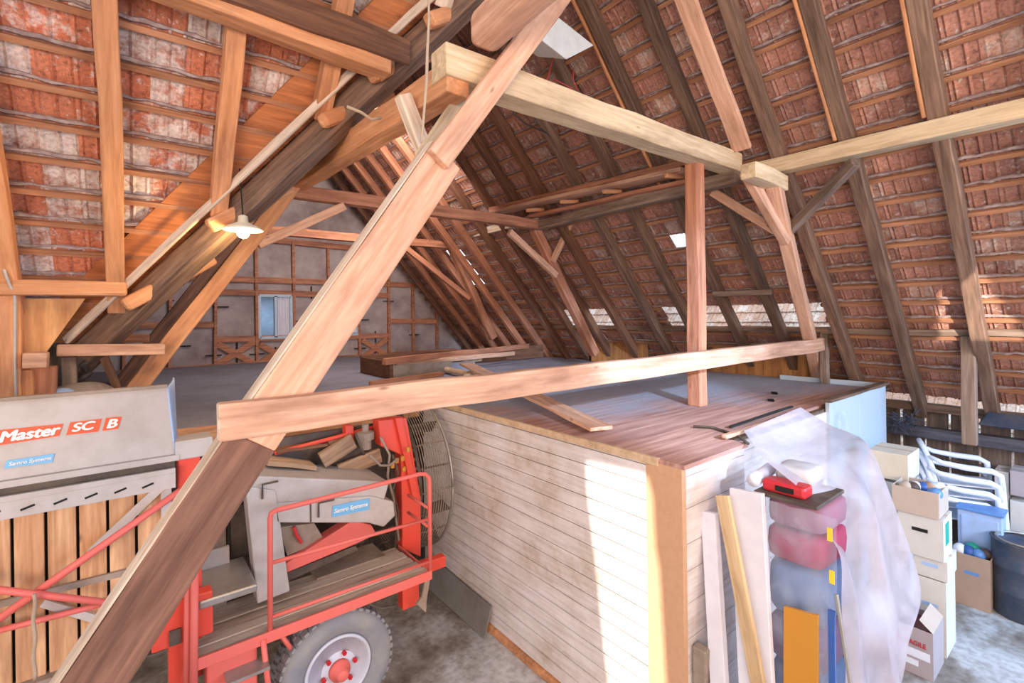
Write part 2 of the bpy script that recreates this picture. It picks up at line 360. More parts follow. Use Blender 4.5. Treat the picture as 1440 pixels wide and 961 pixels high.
def beam(name, p0, p1, w, h, mt, label=None, cat='beam', group=None, up=(0, 0, 1), parent=None, hew=.006, bevel=.01, ends=None):
    """hewn timber, length along its own X"""
    p0, p1 = Vector(p0), Vector(p1); d = p1-p0; L = d.length; R = frame(d, up); c = (p0+p1)/2
    n = max(2, int(L/.35)); vs = []; fs = []
    rnd = random.Random(int(L*1000)+int(p0.x*100)+int(p0.y*37))
    for i in range(n+1):
        x = -L/2+L*i/n; j = 0 if i in (0, n) else hew
        oy, oz = rnd.uniform(-j, j), rnd.uniform(-j, j)
        for (a, b) in ((-1, -1), (1, -1), (1, 1), (-1, 1)):
            vs.append((x, a*w/2+oy+rnd.uniform(-j, j)*.5, b*h/2+oz+rnd.uniform(-j, j)*.5))
    for i in range(n):
        for k in range(4): fs.append((i*4+k, i*4+(k+1) % 4, (i+1)*4+(k+1) % 4, (i+1)*4+k))
    fs += [(3, 2, 1, 0), (n*4, n*4+1, n*4+2, n*4+3)]
    me = bpy.data.meshes.new(name); me.from_pydata(vs, [], fs); me.materials.append(M[mt])
    if ends:
        me.materials.append(M[ends])
        for p in list(me.polygons)[-2:]: p.material_index = 1
    bm = bmesh.new(); bm.from_mesh(me); bmesh.ops.recalc_face_normals(bm, faces=bm.faces); bm.to_mesh(me); bm.free()
    o = bpy.data.objects.new(name, me); COL.objects.link(o)
    T = Matrix.Translation(c) @ R.to_4x4()
    if parent is not None:
        o.parent = parent; o.matrix_local = Matrix.Translation(-Vector(parent['_o'])) @ T
    else: o.matrix_world = T
    o['_o'] = list(c)
    k = o.modifiers.new('bevel', 'BEVEL'); k.width = bevel; k.segments = 2; k.limit_method = 'ANGLE'; k.angle_limit = math.radians(40)
    if label: tag(o, label, cat, group)
    return o
def text(body, parent, origin, xdir, ydir, height, mt, shear=0, name='lettering', bold=.0, width=None):
    c = bpy.data.curves.new('t', 'FONT'); c.body = body; c.size = 1; c.shear = shear; c.extrude = .002; c.align_x = 'LEFT'
    t = bpy.data.objects.new('t', c); COL.objects.link(t)
    dg = bpy.context.evaluated_depsgraph_get(); me = bpy.data.meshes.new_from_object(t.evaluated_get(dg)); bpy.data.objects.remove(t)
    xs = [v.co.x for v in me.vertices]; ys = [v.co.y for v in me.vertices]
    sx = height/.72; sw = sx if width is None else width/(max(xs)-min(xs))
    X, Y_ = Vector(xdir).normalized(), Vector(ydir).normalized(); Zv = X.cross(Y_)
    o3 = Vector(origin)-Vector(parent['_o'])
    for v in me.vertices: v.co = o3 + X*((v.co.x-min(xs))*sw) + Y_*(v.co.y*sx) + Zv*(v.co.z)
    if bold:
        bm = bmesh.new(); bm.from_mesh(me); src = list(bm.verts)+list(bm.edges)+list(bm.faces)
        for q, (dx, dy) in enumerate(((-1, 0), (1, 0), (0, .6), (0, -.6))):
            g = bmesh.ops.duplicate(bm, geom=src); off = X*(dx*bold*height*2.4)+Y_*(dy*bold*height*2.4)-Zv*(-.0003*(q+1))
            for e in g['geom']:
                if isinstance(e, bmesh.types.BMVert): e.co += off
        bm.to_mesh(me); bm.free()
    me.materials.clear(); me.materials.append(M[mt]); me.name = name
    o = bpy.data.objects.new(name, me); COL.objects.link(o); o.parent = parent; o['_o'] = list(parent['_o'])
    return o
def S(name, mb, mt, parent=None, **k):
    o = mb.build(name, mt, parent, **k)
    if parent is None: o['kind'] = 'structure'
    return o

# ================================================================== THE SHELL
ZL = 2.07            # loft level
YG = 12.0            # far gable
MR = 1.15            # roof slope
def ridge_z(x): return 7.07-MR*abs(x-3.3)
S('floor', MB().bb((-5, -5, -.12), (7.95, 12.2, 0)), 'floor')
S('floor', MB().bb((7.95, -8, -.5), (30, 20, -.12)), 'floor')          # yard outside the slatted wall
# loft floor behind the machine bay and behind the boarded room
S('floor', MB().bb((-1.0, 5.1, ZL-.18), (7.55, YG, ZL-.012)), 'loftfloor')
beam('trim_1', (-1.0, 5.08, ZL-.11), (2.6, 5.08, ZL-.11), .06, .2, 'beam_orange')['kind'] = 'structure'

def roof(name, org, ud, vd, ulen, vlen, mt, clip=None, gaps=()):
    """tile rows seen from below; local x along the eave, y up the slope, z outwards"""
    ud, vd = Vector(ud).normalized(), Vector(vd).normalized(); nd = ud.cross(vd)
    if nd.z < 0: nd = -nd
    T = Matrix((ud, vd, nd)).transposed().to_4x4(); T.translation = Vector(org)
    prof = [(0, .004), (.10, -.006), (.16, .004), (.42, .012), (.50, -.008), (.58, .012), (.86, .004), (.93, -.008), (1, .004)]
    mb = MB(); bt = MB(); lp = MB(); rows = int(vlen/G)+1
    rnd = random.Random(3)
    def span(v):
        a, b = 0, ulen
        if clip:
            a2, b2 = clip(v); a, b = max(a, a2), min(b, b2)
        return a, b
    for i in range(rows):
        v0, v1 = i*G, (i+1)*G+.035
        a, b = span(v0+G/2)
        if b-a < .05: continue
        segs = [(a, b)]
        for (gv0, gv1, gu0, gu1) in gaps:
            if gv0 <= v0+G/2 <= gv1:
                ns = []
                for (x, y) in segs:
                    if gu1 <= x or gu0 >= y: ns.append((x, y)); continue
                    if gu0 > x: ns.append((x, gu0))
                    if gu1 < y: ns.append((gu1, y))
                segs = ns
        for (x, y) in segs:
            k0, k1 = int(x/TW), int(y/TW)+1; us = []
            for k in range(k0, k1):
                jn = rnd.uniform(-.006, .006)
                for (t, h) in prof[:-1]: us.append(((k+t)*TW, h+jn))
            us = [(u, h) for u, h in us if x <= u <= y]
            if len(us) < 2: continue
            mb.grid([[Vector((u, v0-.03, h+.035)) for u, h in us], [Vector((u, (v0+v1)/2, h+.018)) for u, h in us], [Vector((u, v1, h*.6)) for u, h in us]])
            vb = v1-.05
            bt.box(((x+y)/2, vb, -.022), (y-x, .042, .028))
            # rough mortared tile noses just above the batten
            n = max(2, int((y-x)/.07)); pts = [Vector((x+(y-x)*q/n, vb+.045+rnd.uniform(-.008, .008), -.004+rnd.uniform(-.007, .007))) for q in range(n+1)]
            lp.tube(pts, [rnd.uniform(.009, .021) for _ in pts], 5)
    def mk(nm, m_, mtl, par=None):
        me = bpy.data.meshes.new(nm); me.from_pydata(m_.v, [], m_.f); me.materials.append(M[mtl])
        bm = bmesh.new(); bm.from_mesh(me); bmesh.ops.recalc_face_normals(bm, faces=bm.faces); bm.to_mesh(me); bm.free()
        o = bpy.data.objects.new(nm, me); COL.objects.link(o)
        if par: o.parent = par
        else: o.matrix_world = T; o['kind'] = 'structure'
        return o
    o = mk(name, mb, mt); mk('batten_rows', bt, 'batten', o); mk('mortar_noses', lp, 'lip', o)
    return o
SL = math.sqrt(1+MR*MR)
Y0 = -1.6
# right slope of the main roof (eave x=7.9): u along +Y from Y0, v up the slope
zc = lambda x: 10.87-MR*x
def vr(z): return (z-zc(7.95))/MR*SL
roof('ceiling', (7.95, Y0, zc(7.95)), (0, 1, 0), (-1, 0, MR), YG+.1-Y0, 4.66*SL, 'tile_r',
     gaps=[(vr(2.80), vr(3.06), 2.35-Y0, 4.65-Y0), (vr(2.80), vr(3.06), 5.75-Y0, 7.15-Y0), (vr(1.76), vr(2.0), Y0-Y0, 2.5-Y0),
           (vr(3.98), vr(4.18), 3.60-Y0, 3.92-Y0), (vr(3.75), vr(4.40), 8.92-Y0, 9.40-Y0)])
# left slope of the main roof, from the valley to the gable
roof('ceiling', (-1.1, 2.2, 3.28-MR*1.1), (0, 1, 0), (1, 0, MR), YG+.1-2.2, 4.4*SL, 'tile_r', clip=lambda v: (3.3-(-1.1+v/SL)+.02, 99))
# far slope of the cross wing, left of the valley: u along +X from -5
roof('ceiling', (-5, 5.75, 9.6-MR*5.75), (1, 0, 0), (0, -1, MR), 8.3, 3.55*SL, 'tile_l', clip=lambda v: (0, 5+5.5-(5.75-v/SL)-.02))

# gable wall
gz = lambda x: ridge_z(x)
S('wall_far', MB().prism([(-1.25, YG, ZL-.2), (7.9, YG, ZL-.2), (7.9, YG, 1.9), (3.3, YG, 7.2), (-1.25, YG, 2.0)], (0, .18, 0)), 'plaster')
wallfar = bpy.data.objects['wall_far']
tf = MB()
def gb(p0, p1, w=.13):
    a, b = PY(*p0, YG), PY(*p1, YG); gb.n += 1; a.y = b.y = YG-.02-.0015*gb.n; tf.bar(a, b, w, .06, (0, 1, 0)) if False else tf.box((a+b)/2, ((b-a).length, .06, w), frame(b-a))
gb.n = 0
for l in [((176,425),(174,522)), ((240,388),(238,522)), ((303,392),(302,520)), ((359,330),(361,516)), ((411,340),(414,514)), ((460,350),(463,508)), ((545,375),(546,500)), ((503,440),(505,500)), ((579,402),(580,495)), ((613,425),(613,490)),
          ((180,388),(600,402)), ((300,411),(545,416)), ((178,458),(302,457)), ((546,452),(612,452)), ((300,478),(546,472)), ((160,526),(640,493)), ((330,333),(520,352)),
          ((305,513),(358,480)), ((305,484),(358,512)), ((364,512),(410,480)), ((364,484),(410,510)), ((418,508),(460,478)), ((418,480),(460,505)), ((508,505),(543,476)), ((508,478),(543,500))]:
    gb(*l)
tf.build('timber_frame', 'beam_red', wallfar, bevel=.008)
an = MB()
for (x, y, hor) in [(232,423,1),(310,432,1),(256,487,1),(300,500,1),(333,484,0),(333,512,0),(361,498,1),(387,497,0),(437,412,0),(418,452,1),(545,424,1),(510,450,1),(527,474,0),(581,471,1),(505,490,1),(527,495,0)]:
    p = PY(x, y, YG); an.box((p.x, YG-.05, p.z), (.3, .02, .025) if hor else (.025, .02, .3))
an.build('wall_anchors', 'black', wallfar)
# the gable window: frame, panes, curtain seen in it
def gwin(name, x0, y0, x1, y1):
    a, b = PY(x0, y0, YG), PY(x1, y1, YG); fr = MB(); y = YG-.05
    for (p, q) in (((a.x, a.z), (b.x, a.z)), ((a.x, b.z), (b.x, b.z)), ((a.x, a.z), (a.x, b.z)), ((b.x, a.z), (b.x, b.z)), (((a.x+b.x)/2, a.z), ((a.x+b.x)/2, b.z))):
        fr.bar((p[0], y, p[1]), (q[0], y, q[1]), .06, .06)
    o = S(name, fr, 'whitepanel'); pn = MB().bb((a.x, YG-.03, b.z), (b.x, YG-.02, a.z)); pn.build('pane', 'winglass', o)
    cu = MB(); P = []
    for r in range(2): P.append([Vector(((a.x+b.x)/2+.05+(b.x-a.x)*.45*i/16, YG-.036+.006*math.sin(i*1.9), a.z-.03 if r == 0 else b.z+.04)) for i in range(17)])
    cu.grid(P).build('curtain', 'white_wrap', o)
M['winglass'] = paint('night_glass', '57606c', .15, dirt=.4, dirtcol='8a94a4', sc=3)
gwin('window_1', 364, 416, 409, 474); gwin('window_2', 482, 448, 503, 470)

# slatted right wall below the eave, rails and the yard beyond it
wr = MB(); y = -1.6
while y < 6.0:
    w = random.uniform(.20, .25); wr.bb((7.86, y, 0), (7.885, y+w, 1.83)); y += w+random.uniform(.02, .034)
wr.bb((7.86, 6.0, 0), (7.885, 12, 2.2))
S('wall_right', wr, 'darkboards')
# left end of the wing and the dark boarding below its eave
S('wall_left', MB().bb((-4.0, 5.85, 0), (-1.05, 5.9, 3.4)).bb((-1.05, 5.85, 0), (-.35, 5.9, 2.9)), 'darkboards')
# unseen wall added behind the viewer to block the sun except through two holes
nb = MB()
from mathutils.geometry import tessellate_polygon
def on_wall(p):
    t = (p.y+4)/SUN.y; q = p-SUN*t; return Vector((q.x, -4, q.z))
# hole outlines, projected back along the sun from the two lit patches
slit = [on_wall(PX(x, y, 2.66)) for x, y in ((822, 648), (823, 690), (836, 800), (853, 970), (865, 1090), (940, 1150), (941, 961), (933, 830), (931, 800), (926, 770), (922, 700), (915, 672), (908, 668))]
def on_roof(x, y): return at(x, y, (MR, 0, 1), 10.80)
hatch = [on_wall(on_roof(x, y)) for x, y in ((1316, 480), (1322, 412), (1342, 394), (1358, 380), (1378, 366), (1394, 390), (1420, 428), (1446, 464), (1446, 480))]
outer = [Vector((-24, -4, 0)), Vector((7.95, -4, 0)), Vector((7.95, -4, 9.5)), Vector((-24, -4, 9.5))]
for q in slit+hatch: q.z = max(.05, q.z)
tri = tessellate_polygon([outer, slit, hatch]); nb.add(outer+slit+hatch, [tuple(t) for t in tri])
S('wall_sun_mask', nb, 'darkboards', solid=.05)
S('wall_back', MB().bb((-5, 5.45, 0), (3.6, 5.5, ZL-.19)), 'darkboards')
# pale sunlit roof of the building next door, seen through the eave gaps
M['paletile'] = tile_mat('pale_outer_tiles', 'd8b49e', ['dcbca8', 'cfa890', 'e2c8b6'], 'efe4da', .2, TW, G)
roof('ceiling', (8.3, 13, .6), (0, -1, 0), (1, 0, 1.2), 16, 4.2, 'paletile')

# ================================================================== RAFTERS
def rz(x, off): return zc(x)-off
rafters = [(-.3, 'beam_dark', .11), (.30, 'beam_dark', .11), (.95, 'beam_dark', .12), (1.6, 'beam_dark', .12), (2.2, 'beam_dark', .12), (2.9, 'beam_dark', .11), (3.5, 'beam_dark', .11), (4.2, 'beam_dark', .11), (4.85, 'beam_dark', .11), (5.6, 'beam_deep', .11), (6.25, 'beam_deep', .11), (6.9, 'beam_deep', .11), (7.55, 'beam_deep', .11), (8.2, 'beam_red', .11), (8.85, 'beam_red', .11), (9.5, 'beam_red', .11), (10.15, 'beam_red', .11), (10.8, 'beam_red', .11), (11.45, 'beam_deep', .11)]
k = 0
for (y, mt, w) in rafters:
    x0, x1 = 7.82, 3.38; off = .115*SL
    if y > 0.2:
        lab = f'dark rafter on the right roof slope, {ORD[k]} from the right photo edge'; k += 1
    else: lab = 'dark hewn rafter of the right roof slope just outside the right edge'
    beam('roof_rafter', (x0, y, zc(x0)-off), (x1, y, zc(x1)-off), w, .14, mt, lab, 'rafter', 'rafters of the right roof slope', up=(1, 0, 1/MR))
# pale board strips nailed along three of these rafters
for (y, lab) in ((1.03, 'narrow orange strip nailed along the rafter above the right purlin end'), (1.68, 'narrow orange strip nailed along the second rafter from the right edge'), (3.6, 'narrow orange strip nailed on the rafter right behind the pale tie beam'),):
    x0, x1 = 5.25, 3.5; off = .13*SL
    beam('rafter_strip', (x0, y, zc(x0)-off), (x1, y, zc(x1)-off), .035, .1, 'beam_orange', lab, 'strip', up=(1, 0, 1/MR))
beam('prop_plank', (5.02, 2.46, zc(5.02)-.26*SL), (3.6, 2.46, zc(3.6)-.26*SL), .19, .05, 'beam', 'wide sawn plank running up the right slope from the purlin joint', 'plank', up=(1, 0, 1/MR))
# wing rafters
for i, x in enumerate((-2.1, -1.42, -.73, -.10, .59, 1.25, 1.98, 2.66)):
    y1 = min(5.5, 5.5-x-.12); y0 = 2.3; off = .12*SL
    lab = ['orange sawn rafter of the left roof slope left of the photo edge']*2 + ['orange rafter cut by the left photo edge below the wing tiles', 'long orange rafter standing almost upright on the left roof slope', 'orange rafter on the left slope, second whole one from the left', 'short orange rafter ending on the valley beam left of the hanging rope', 'short pale rafter running into the valley top beside the rope', 'topmost short rafter of the left slope near the ridge']
    beam('wing_rafter', (x, y1, 9.6-MR*y1-off), (x, y0, 9.6-MR*y0-off), .125 if i != 6 else .15, .14, 'beam_orange' if i < 6 else 'white_end', (lab[:2]+lab[2:])[i], 'rafter', 'rafters of the left roof slope', up=(0, 1, 1/MR))
# rafters of the shadowy far left slope, each ending on the valley
k = 0
for i in range(11):
    y = 4.6+.66*i; xv = max(-.9, 5.5-y+.12); x1 = 3.2; off = .115*SL
    beam('far_rafter', (xv, y, 3.28+MR*xv-off), (x1, y, 3.28+MR*x1-off), .11, .13, 'beam_deep', f'dim rafter on the far left slope behind the valley, {ORD[i]} into the depth', 'rafter', 'rafters of the far left roof slope', up=(-1, 0, 1/MR))

# ================================================================== MAIN TIMBERS
def pb(name, plane, p0, p1, w, h, mt, label, cat='beam', ext0=0, ext1=0, **k):
    f = {'x': PX, 'y': PY, 'z': PZ}[plane[0]]
    a, b = f(*p0, plane[1]), f(*p1, plane[1]); d = (b-a).normalized()
    return beam(name, a-d*ext0, b+d*ext1, w, h, mt, label, cat, **k)
# first truss
pb('tie_beam', ('y', 2.63), (636, 96), (1032, 232), .19, .2, 'beam_green', 'thick pale tie beam crossing the middle of the picture to the upright post', 'beam', ext0=.1)
pb('tie_end_block', ('y', 2.2), (1052, 240), (1098, 260), .15, .15, 'beam_green', 'short beam end just right of the gap after the pale tie beam', 'beam')
pbase = PZ(985, 571, ZL)
ptop = PY(980, 222, pbase.y)
beam('post', (pbase.x, pbase.y+.03, ZL), (pbase.x, pbase.y+.03, PY(980, 218, 2.63).z-.02), .14, .14, 'beam_red', 'upright square post standing on the deck under the pale tie beam', 'post', up=(0, 1, 0))
hr = pb('handrail', ('y', 2.44), (306, 594), (1170, 483), .075, .165, 'beam', 'long horizontal guard rail beam across the loft edge in front of the post', 'rail', ends='white_end')
st0, st1 = PY(135, 961, 2.545), PY(622, 222, 2.545); dd = (st1-st0).normalized(); st00 = st0-dd*(st0.z/dd.z)
smid = PY(352, 618, 2.545)
stt = beam('leaning_strut', smid, st1, .12, .225, 'beam', 'huge slanting strut running from bottom left up past the guard rail', 'beam')
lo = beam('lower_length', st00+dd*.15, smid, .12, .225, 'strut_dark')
nz = frame(dd).col[2]*.1165
for q0_, q1_ in ((st00+dd*.15, smid), (smid, st1)):
    pe_ = beam('pale_edge', q0_+nz, q1_+nz, .121, .009, 'white_end', hew=0, bevel=.002); pe_.parent = stt; pe_.matrix_parent_inverse = stt.matrix_world.inverted()
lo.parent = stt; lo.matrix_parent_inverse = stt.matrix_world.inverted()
pb('strut_plank', ('y', 2.46), (615, 225), (795, -15), .06, .15, 'beam', 'upper slanting plank bolted in front of the huge strut and the tie beam', 'plank', ext1=.5)
pb('strut_batten', ('y', 2.74), (590, 222), (672, 102), .05, .07, 'beam_green', 'narrow slat close along the upper left side of the huge strut', 'plank')
pb('short_brace', ('y', 2.95), (566, 134), (600, 222), .08, .10, 'white_end', 'short grey brace standing between valley beam and huge strut', 'brace')
pl = PY(640, 96, 2.63)
# left purlin: truss one to truss two, and its near end lying over the tie beam
p2 = PY(412, 258, 5.9)
beam('left_purlin', (pl.x-.02, 2.56, pl.z-.10), (p2.x+.02, 6.1, p2.z+.02), .17, .2, 'beam_orange', 'orange purlin running away under the valley beam behind the rope', 'beam')
e0 = PY(683, 45, 2.5)
beam('purlin_end', (e0.x, 2.55, e0.z), (e0.x-.05, .95, e0.z+.05), .2, .22, 'beam', 'big chamfered purlin end projecting over the tie beam at the top', 'beam', bevel=.05)
# right purlin in three lengths and the boards stacked on it
pr2 = PY(757, 316, 5.9); pr1 = Vector((pr2.x, 2.55, PY(1030, 252, 2.63).z))
beam('right_purlin', (pr1.x-.1, 2.55, pr1.z), (pr2.x, 6.05, pr2.z-.02), .13, .14, 'beam_grey', 'lower grey purlin between the post and the middle truss on the right', 'beam')
pr3 = PY(640, 341, 9.1)
beam('right_purlin', (pr2.x, 5.95, pr2.z+.1), (pr3.x, 9.2, pr3.z+.08), .12, .13, 'white_end', 'short pale purlin deep in the loft between the two far trusses', 'beam')
q0, q1 = PX(1440, 156, 5.28), PX(1066, 240, 5.28)
beam('right_purlin', q1+(q1-q0).normalized()*.12, q0-(q1-q0).normalized()*1.6, .16, .15, 'beam_green', 'long pale purlin leaving the picture at the right edge', 'beam')
for i, (a, b, w, h, lb, xx) in enumerate((((690, 295), (966, 229), .10, .07, 'topmost', 4.98), ((696, 299), (966, 240), .26, .05, 'broad lower', 4.96), ((745, 305), (966, 256), .12, .05, 'bottom', 5.06))):
    f0, f1 = PX(*a, xx), PX(*b, xx)
    beam('stored_board', f0, f1, w, h, 'beam' if i == 1 else 'beam_red', f'{lb} long board of the stack stored along the right purlin', 'board', 'boards stored along the right purlin')
for i, (x, y) in enumerate(((752, 296), (800, 284), (860, 270), (948, 248))):
    c = PX(x, y, 4.88)
    beam('wooden_peg', c+Vector((-.16, .0, -.02)), c+Vector((.18, 0, .03)), .05, .05, 'beam_orange', f'wooden peg carrying the stored boards, {ORD[i]} from the left', 'peg', 'pegs under the stored boards')
# right leaning strut of truss one with its braces
beam('leaning_strut', PY(1088, 258, 2.2), PY(1149, 525, 2.6), .13, .16, 'beam', 'leaning strut right of the post, standing on the deck at the rail end', 'beam')
beam('knee_brace', PY(1048, 240, 2.34), PY(1106, 340, 2.26), .09, .12, 'beam', 'steep brace under the joint where tie beam and right purlin meet', 'brace')
a = PY(1106, 328, 2.3); b = PX(1203, 228, 5.25)
beam('knee_brace', a, b, .08, .1, 'beam_grey', 'slanting brace reaching right from the leaning strut up to the purlin', 'brace')
a = PY(1092, 325, 2.32); b = PX(1002, 270, 5.3)
beam('knee_brace', a, b, .08, .1, 'beam', 'slanting brace reaching left from the leaning strut toward the post', 'brace')
# rail end posts
c = PY(1168, 500, 2.55)
beam('rail_post', (c.x, 2.55, ZL), (c.x, 2.55, PY(1168, 470, 2.55).z), .07, .07, 'beam_grey', 'small upright at the right end of the guard rail', 'post', up=(0, 1, 0))
# second truss
t2a, t2b = PY(388, 266, 5.9), PY(766, 318, 5.9)
beam('tie_beam', t2a, t2b, .14, .15, 'beam_red', 'middle tie beam crossing behind the huge strut', 'beam')
pb('leaning_strut', ('y', 5.8), (428, 240), (192, 546), .15, .155, 'beam_orange', 'bright slanting strut from under the glowing lamp to the hopper', 'beam', ext1=.25)
pb('knee_brace', ('y', 5.82), (362, 344), (484, 290), .08, .1, 'beam', 'slanting brace from the lit strut up to the middle tie beam', 'brace')
pb('leaning_strut', ('y', 5.98), (752, 322), (837, 498), .13, .155, 'beam_red', 'brown leaning strut of the middle truss in front of the light gap', 'beam')
pb('knee_brace', ('y', 5.86), (716, 326), (782, 388), .08, .1, 'beam', 'brace left of the brown leaning strut under the middle tie beam', 'brace')
a, b = PY(777, 368, 5.9), PX(806, 308, 5.6)
beam('knee_brace', a, b, .07, .09, 'beam', 'thin brace rising right from the brown leaning strut to the purlin', 'brace')
# third truss
pb('tie_beam', ('y', 9.1), (372, 324), (642, 346), .13, .15, 'beam_red', 'farthest tie beam right in front of the gable wall', 'beam')
pb('leaning_strut', ('y', 9.1), (340, 330), (160, 556), .15, .24, 'beam_deep', 'darker slanting strut farther back beside the lit strut', 'beam')
pb('leaning_strut', ('y', 9.15), (634, 346), (694, 476), .13, .17, 'beam_red', 'leaning strut of the farthest truss by the glass tile strip', 'beam')
pb('knee_brace', ('y', 9.05), (560, 340), (660, 420), .09, .11, 'beam_red', 'short brace below the farthest tie beam on the right', 'brace')
# valley: rafter log, thin edge board, tile boards, stub ends
def valley(s, off=0): return Vector((3.3-s, 2.2+s, 7.07-MR*s-off))
vd = (valley(4)-valley(0)).normalized()
def log(name, p0, p1, r, mt, label, cat, n=10, ends=None):
    mb = MB(); k = 14; pts = [Vector(p0).lerp(Vector(p1), i/k) for i in range(k+1)]; rnd = random.Random(5)
    mb.tube(pts, [r*rnd.uniform(.93, 1.07) for _ in pts], n); return tag(mb.build(name, mt, smooth=False), label, cat)
beam('valley_rafter', valley(4.1, .20), valley(.2, .20), .17, .2, 'beam_dark', 'dark valley rafter running diagonally under the meeting roof slopes', 'beam')
beam('valley_edge_board', valley(3.6, .09)+Vector((-.15, -.15, 0)), valley(.4, .09)+Vector((-.15, -.15, 0)), .03, .07, 'white_end', 'thin pale edge board along the upper side of the valley rafter', 'board')
vb = MB()
v3 = [valley(3.75, .01), valley(.3, .01)]
vb.prism([v3[0]+Vector((-.02, -.02, .0)), v3[1]+Vector((-.02, -.02, 0)), v3[1]+Vector((-.42, 0, -.0)), v3[0]+Vector((-.42, 0, -.0))], Vector((0, -.012, -.012)))
tag(vb.build('valley_board', 'flash'), 'orange boarding strip behind the battens along the valley', 'board')
for i, (s, r, lb) in enumerate(((3.18, .075, 'lowest'), (2.62, .075, 'second lowest'), (1.92, .08, 'round middle'), (1.62, .075, 'second highest'), (1.28, .08, 'highest'))):
    c = valley(s, .24)
    beam('jack_rafter_end', c+Vector((-.17, -.12, -.04)), c+Vector((.5, -.02, .42)), .11, .12, 'beam_orange', f'{lb} sawn rafter end sticking out over the valley rafter', 'rafter end', 'sawn rafter ends along the valley', bevel=.03 if i != 2 else .045)
w0, w1 = PY(240, -16, 3.62), PY(548, 98, 3.62)
beam('wing_purlin', w0+(w0-w1).normalized()*1.8, w1-(w1-w0).normalized()*.02, .17, .15, 'beam_orange', 'big orange purlin under the left slope at the top left', 'beam')
beam('wing_purlin_plank', (w0.x-1, w0.y-.11, w0.z+.1), (w1.x+.12, w1.y-.11, w1.z+.12), .04, .2, 'beam_deep', 'dark board lying against the purlin at the top left', 'board')

# ================================================================== RIGHT SIDE RAILS
beam('foot_rail', (7.04, -1.2, 2.755), (7.04, 2.45, 2.755), .1, .075, 'beam_grey', 'grey foot rail along the right slope crossed by the sun patch', 'rail')
beam('foot_rail', (7.04, 2.35, 2.77), (7.04, 11.4, 2.77), .1, .08, 'beam_dark', 'dark foot rail along the right slope behind the deck', 'rail')
c = PX(1362, 470, 7.08)
beam('rail_post', (7.08, c.y, 1.55), (7.08, c.y, 2.72), .1, .12, 'beam_grey', 'upright post under the foot rail at the right edge', 'post', up=(0, 1, 0))
beam('rail_post', (7.05, 2.42, 2.0), (7.05, 2.42, 2.73), .09, .09, 'beam_grey', 'upright under the joint of the two foot rails', 'post', up=(0, 1, 0))
c = PX(1046, 412, 6.55)
pb('rafter_cleat', ('x', 6.28), (1003, 414), (1087, 411), .08, .07, 'beam_grey', 'short horizontal cleat nailed across two rafters right of the post', 'cleat')
for i, (y0, y1, lb) in enumerate(((2.5, 4.35, 'orange boarded knee wall behind the deck right of the post'), (5.35, 6.7, 'orange boarded knee wall behind the brown leaning strut'))):
    mb = MB(); y = y0
    while y < y1-.05: mb.bb((7.3, y, ZL), (7.325, min(y+.2, y1), 2.70)); y += .204
    tag(mb.build('knee_wall', 'knee'), lb, 'board wall')
beam('wall_beam', (7.72, -1.4, PX(1350, 615, 7.72).z), (7.72, 2.4, PX(1350, 615, 7.72).z), .13, .13, 'beam_black', 'dark horizontal beam across the slatted wall on the right', 'beam')
beam('wall_plate', (7.78, -1.5, 1.79), (7.78, 11.8, 1.79), .12, .1, 'beam_dark', 'dark wall plate under the eave on the right', 'beam')

# ================================================================== BOARDED ROOM
rm = empty('boarded_room', (4.6, 3.4, 0), 'white boarded room with a brown plank deck on top', 'room')
XW = 2.66; YF = 1.70
cor = PX(909, 640, XW).y                                 # end of the boards
w_ = MB(); z = .07; i = 0
hh = [.118, .13, .112, .125]
while z < ZL-.035:
    h = min(hh[i % 4], ZL-.03-z); w_.bb((XW, cor, z), (XW+.025, 5.08, z+h-.006)); z += h; i += 1
w_.m(1).bb((XW+.012, cor, .02), (XW+.03, 5.08, ZL-.03))
w_.build('plank_wall', ['whitewash', 'darkmetal'], rm)
MB().bb((XW-.03, cor+.0, 0), (XW+.02, 5.0, .065)).build('skirting', 'beam_orange', rm, bevel=.008)
MB().bb((XW-.012, YF, 0), (XW+.03, cor-.004, ZL-.02)).build('end_panel', 'chip', rm)
xf1 = PY(1046, 622, YF).x; xf2 = 5.35; xf3 = 7.1
fr = MB(); z = 0.02; i = 0
while z < ZL-.03:
    h = min([.2, .17, .22][i % 3], ZL-.025-z); fr.bb((XW+.031, YF-.002, z), (xf1, YF+.03, z+h-.004)); z += h; i += 1
fr.build('front_wall', 'whitefront', rm)
fr = MB(); z = .02; i = 0
while z < ZL-.05:
    h = min(.24, ZL-.05-z); fr.bb((xf1, YF+.13, z), (xf2, YF+.16, z+h-.004)); z += h
fr.build('recessed_front', 'whitefront', rm)
MB().bb((xf2, YF+.1, 0), (6.2, YF+.14, ZL+.06)).bb((6.205, YF+.1, 0), (xf3, YF+.14, ZL+.06)).bb((xf3, YF+.1, 0), (xf3+.03, 3.0, ZL+.06)).build('melamine_front', 'whitepanel', rm, bevel=.004)
dk = MB(); y = YF-.02; i = 0
while y < 5.1:
    w = [.10, .12, .11, .13][i % 4]; xa, xb = XW-.012, (xf1+.02 if y < YF+.1 else 7.5)
    dk.bb((xa, y, ZL-.03+random.uniform(-.003, .003)), (xb, min(y+w-.0025, 5.1), ZL)); y += w; i += 1
dk.m(1).bb((XW+.02, YF+.15, ZL-.06), (7.5, 5.1, ZL-.03))
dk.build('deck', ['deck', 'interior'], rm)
MB().bb((XW-.02, cor-.1, ZL-.05), (XW+.014, 5.05, ZL+.004)).build('deck_edge', 'logend', rm, bevel=.006)
beam('front_edge_batten', (xf1-.05, YF+.12, ZL+.03), (xf2-.6, YF+.12, ZL+.03), .05, .03, 'beam', parent=rm)
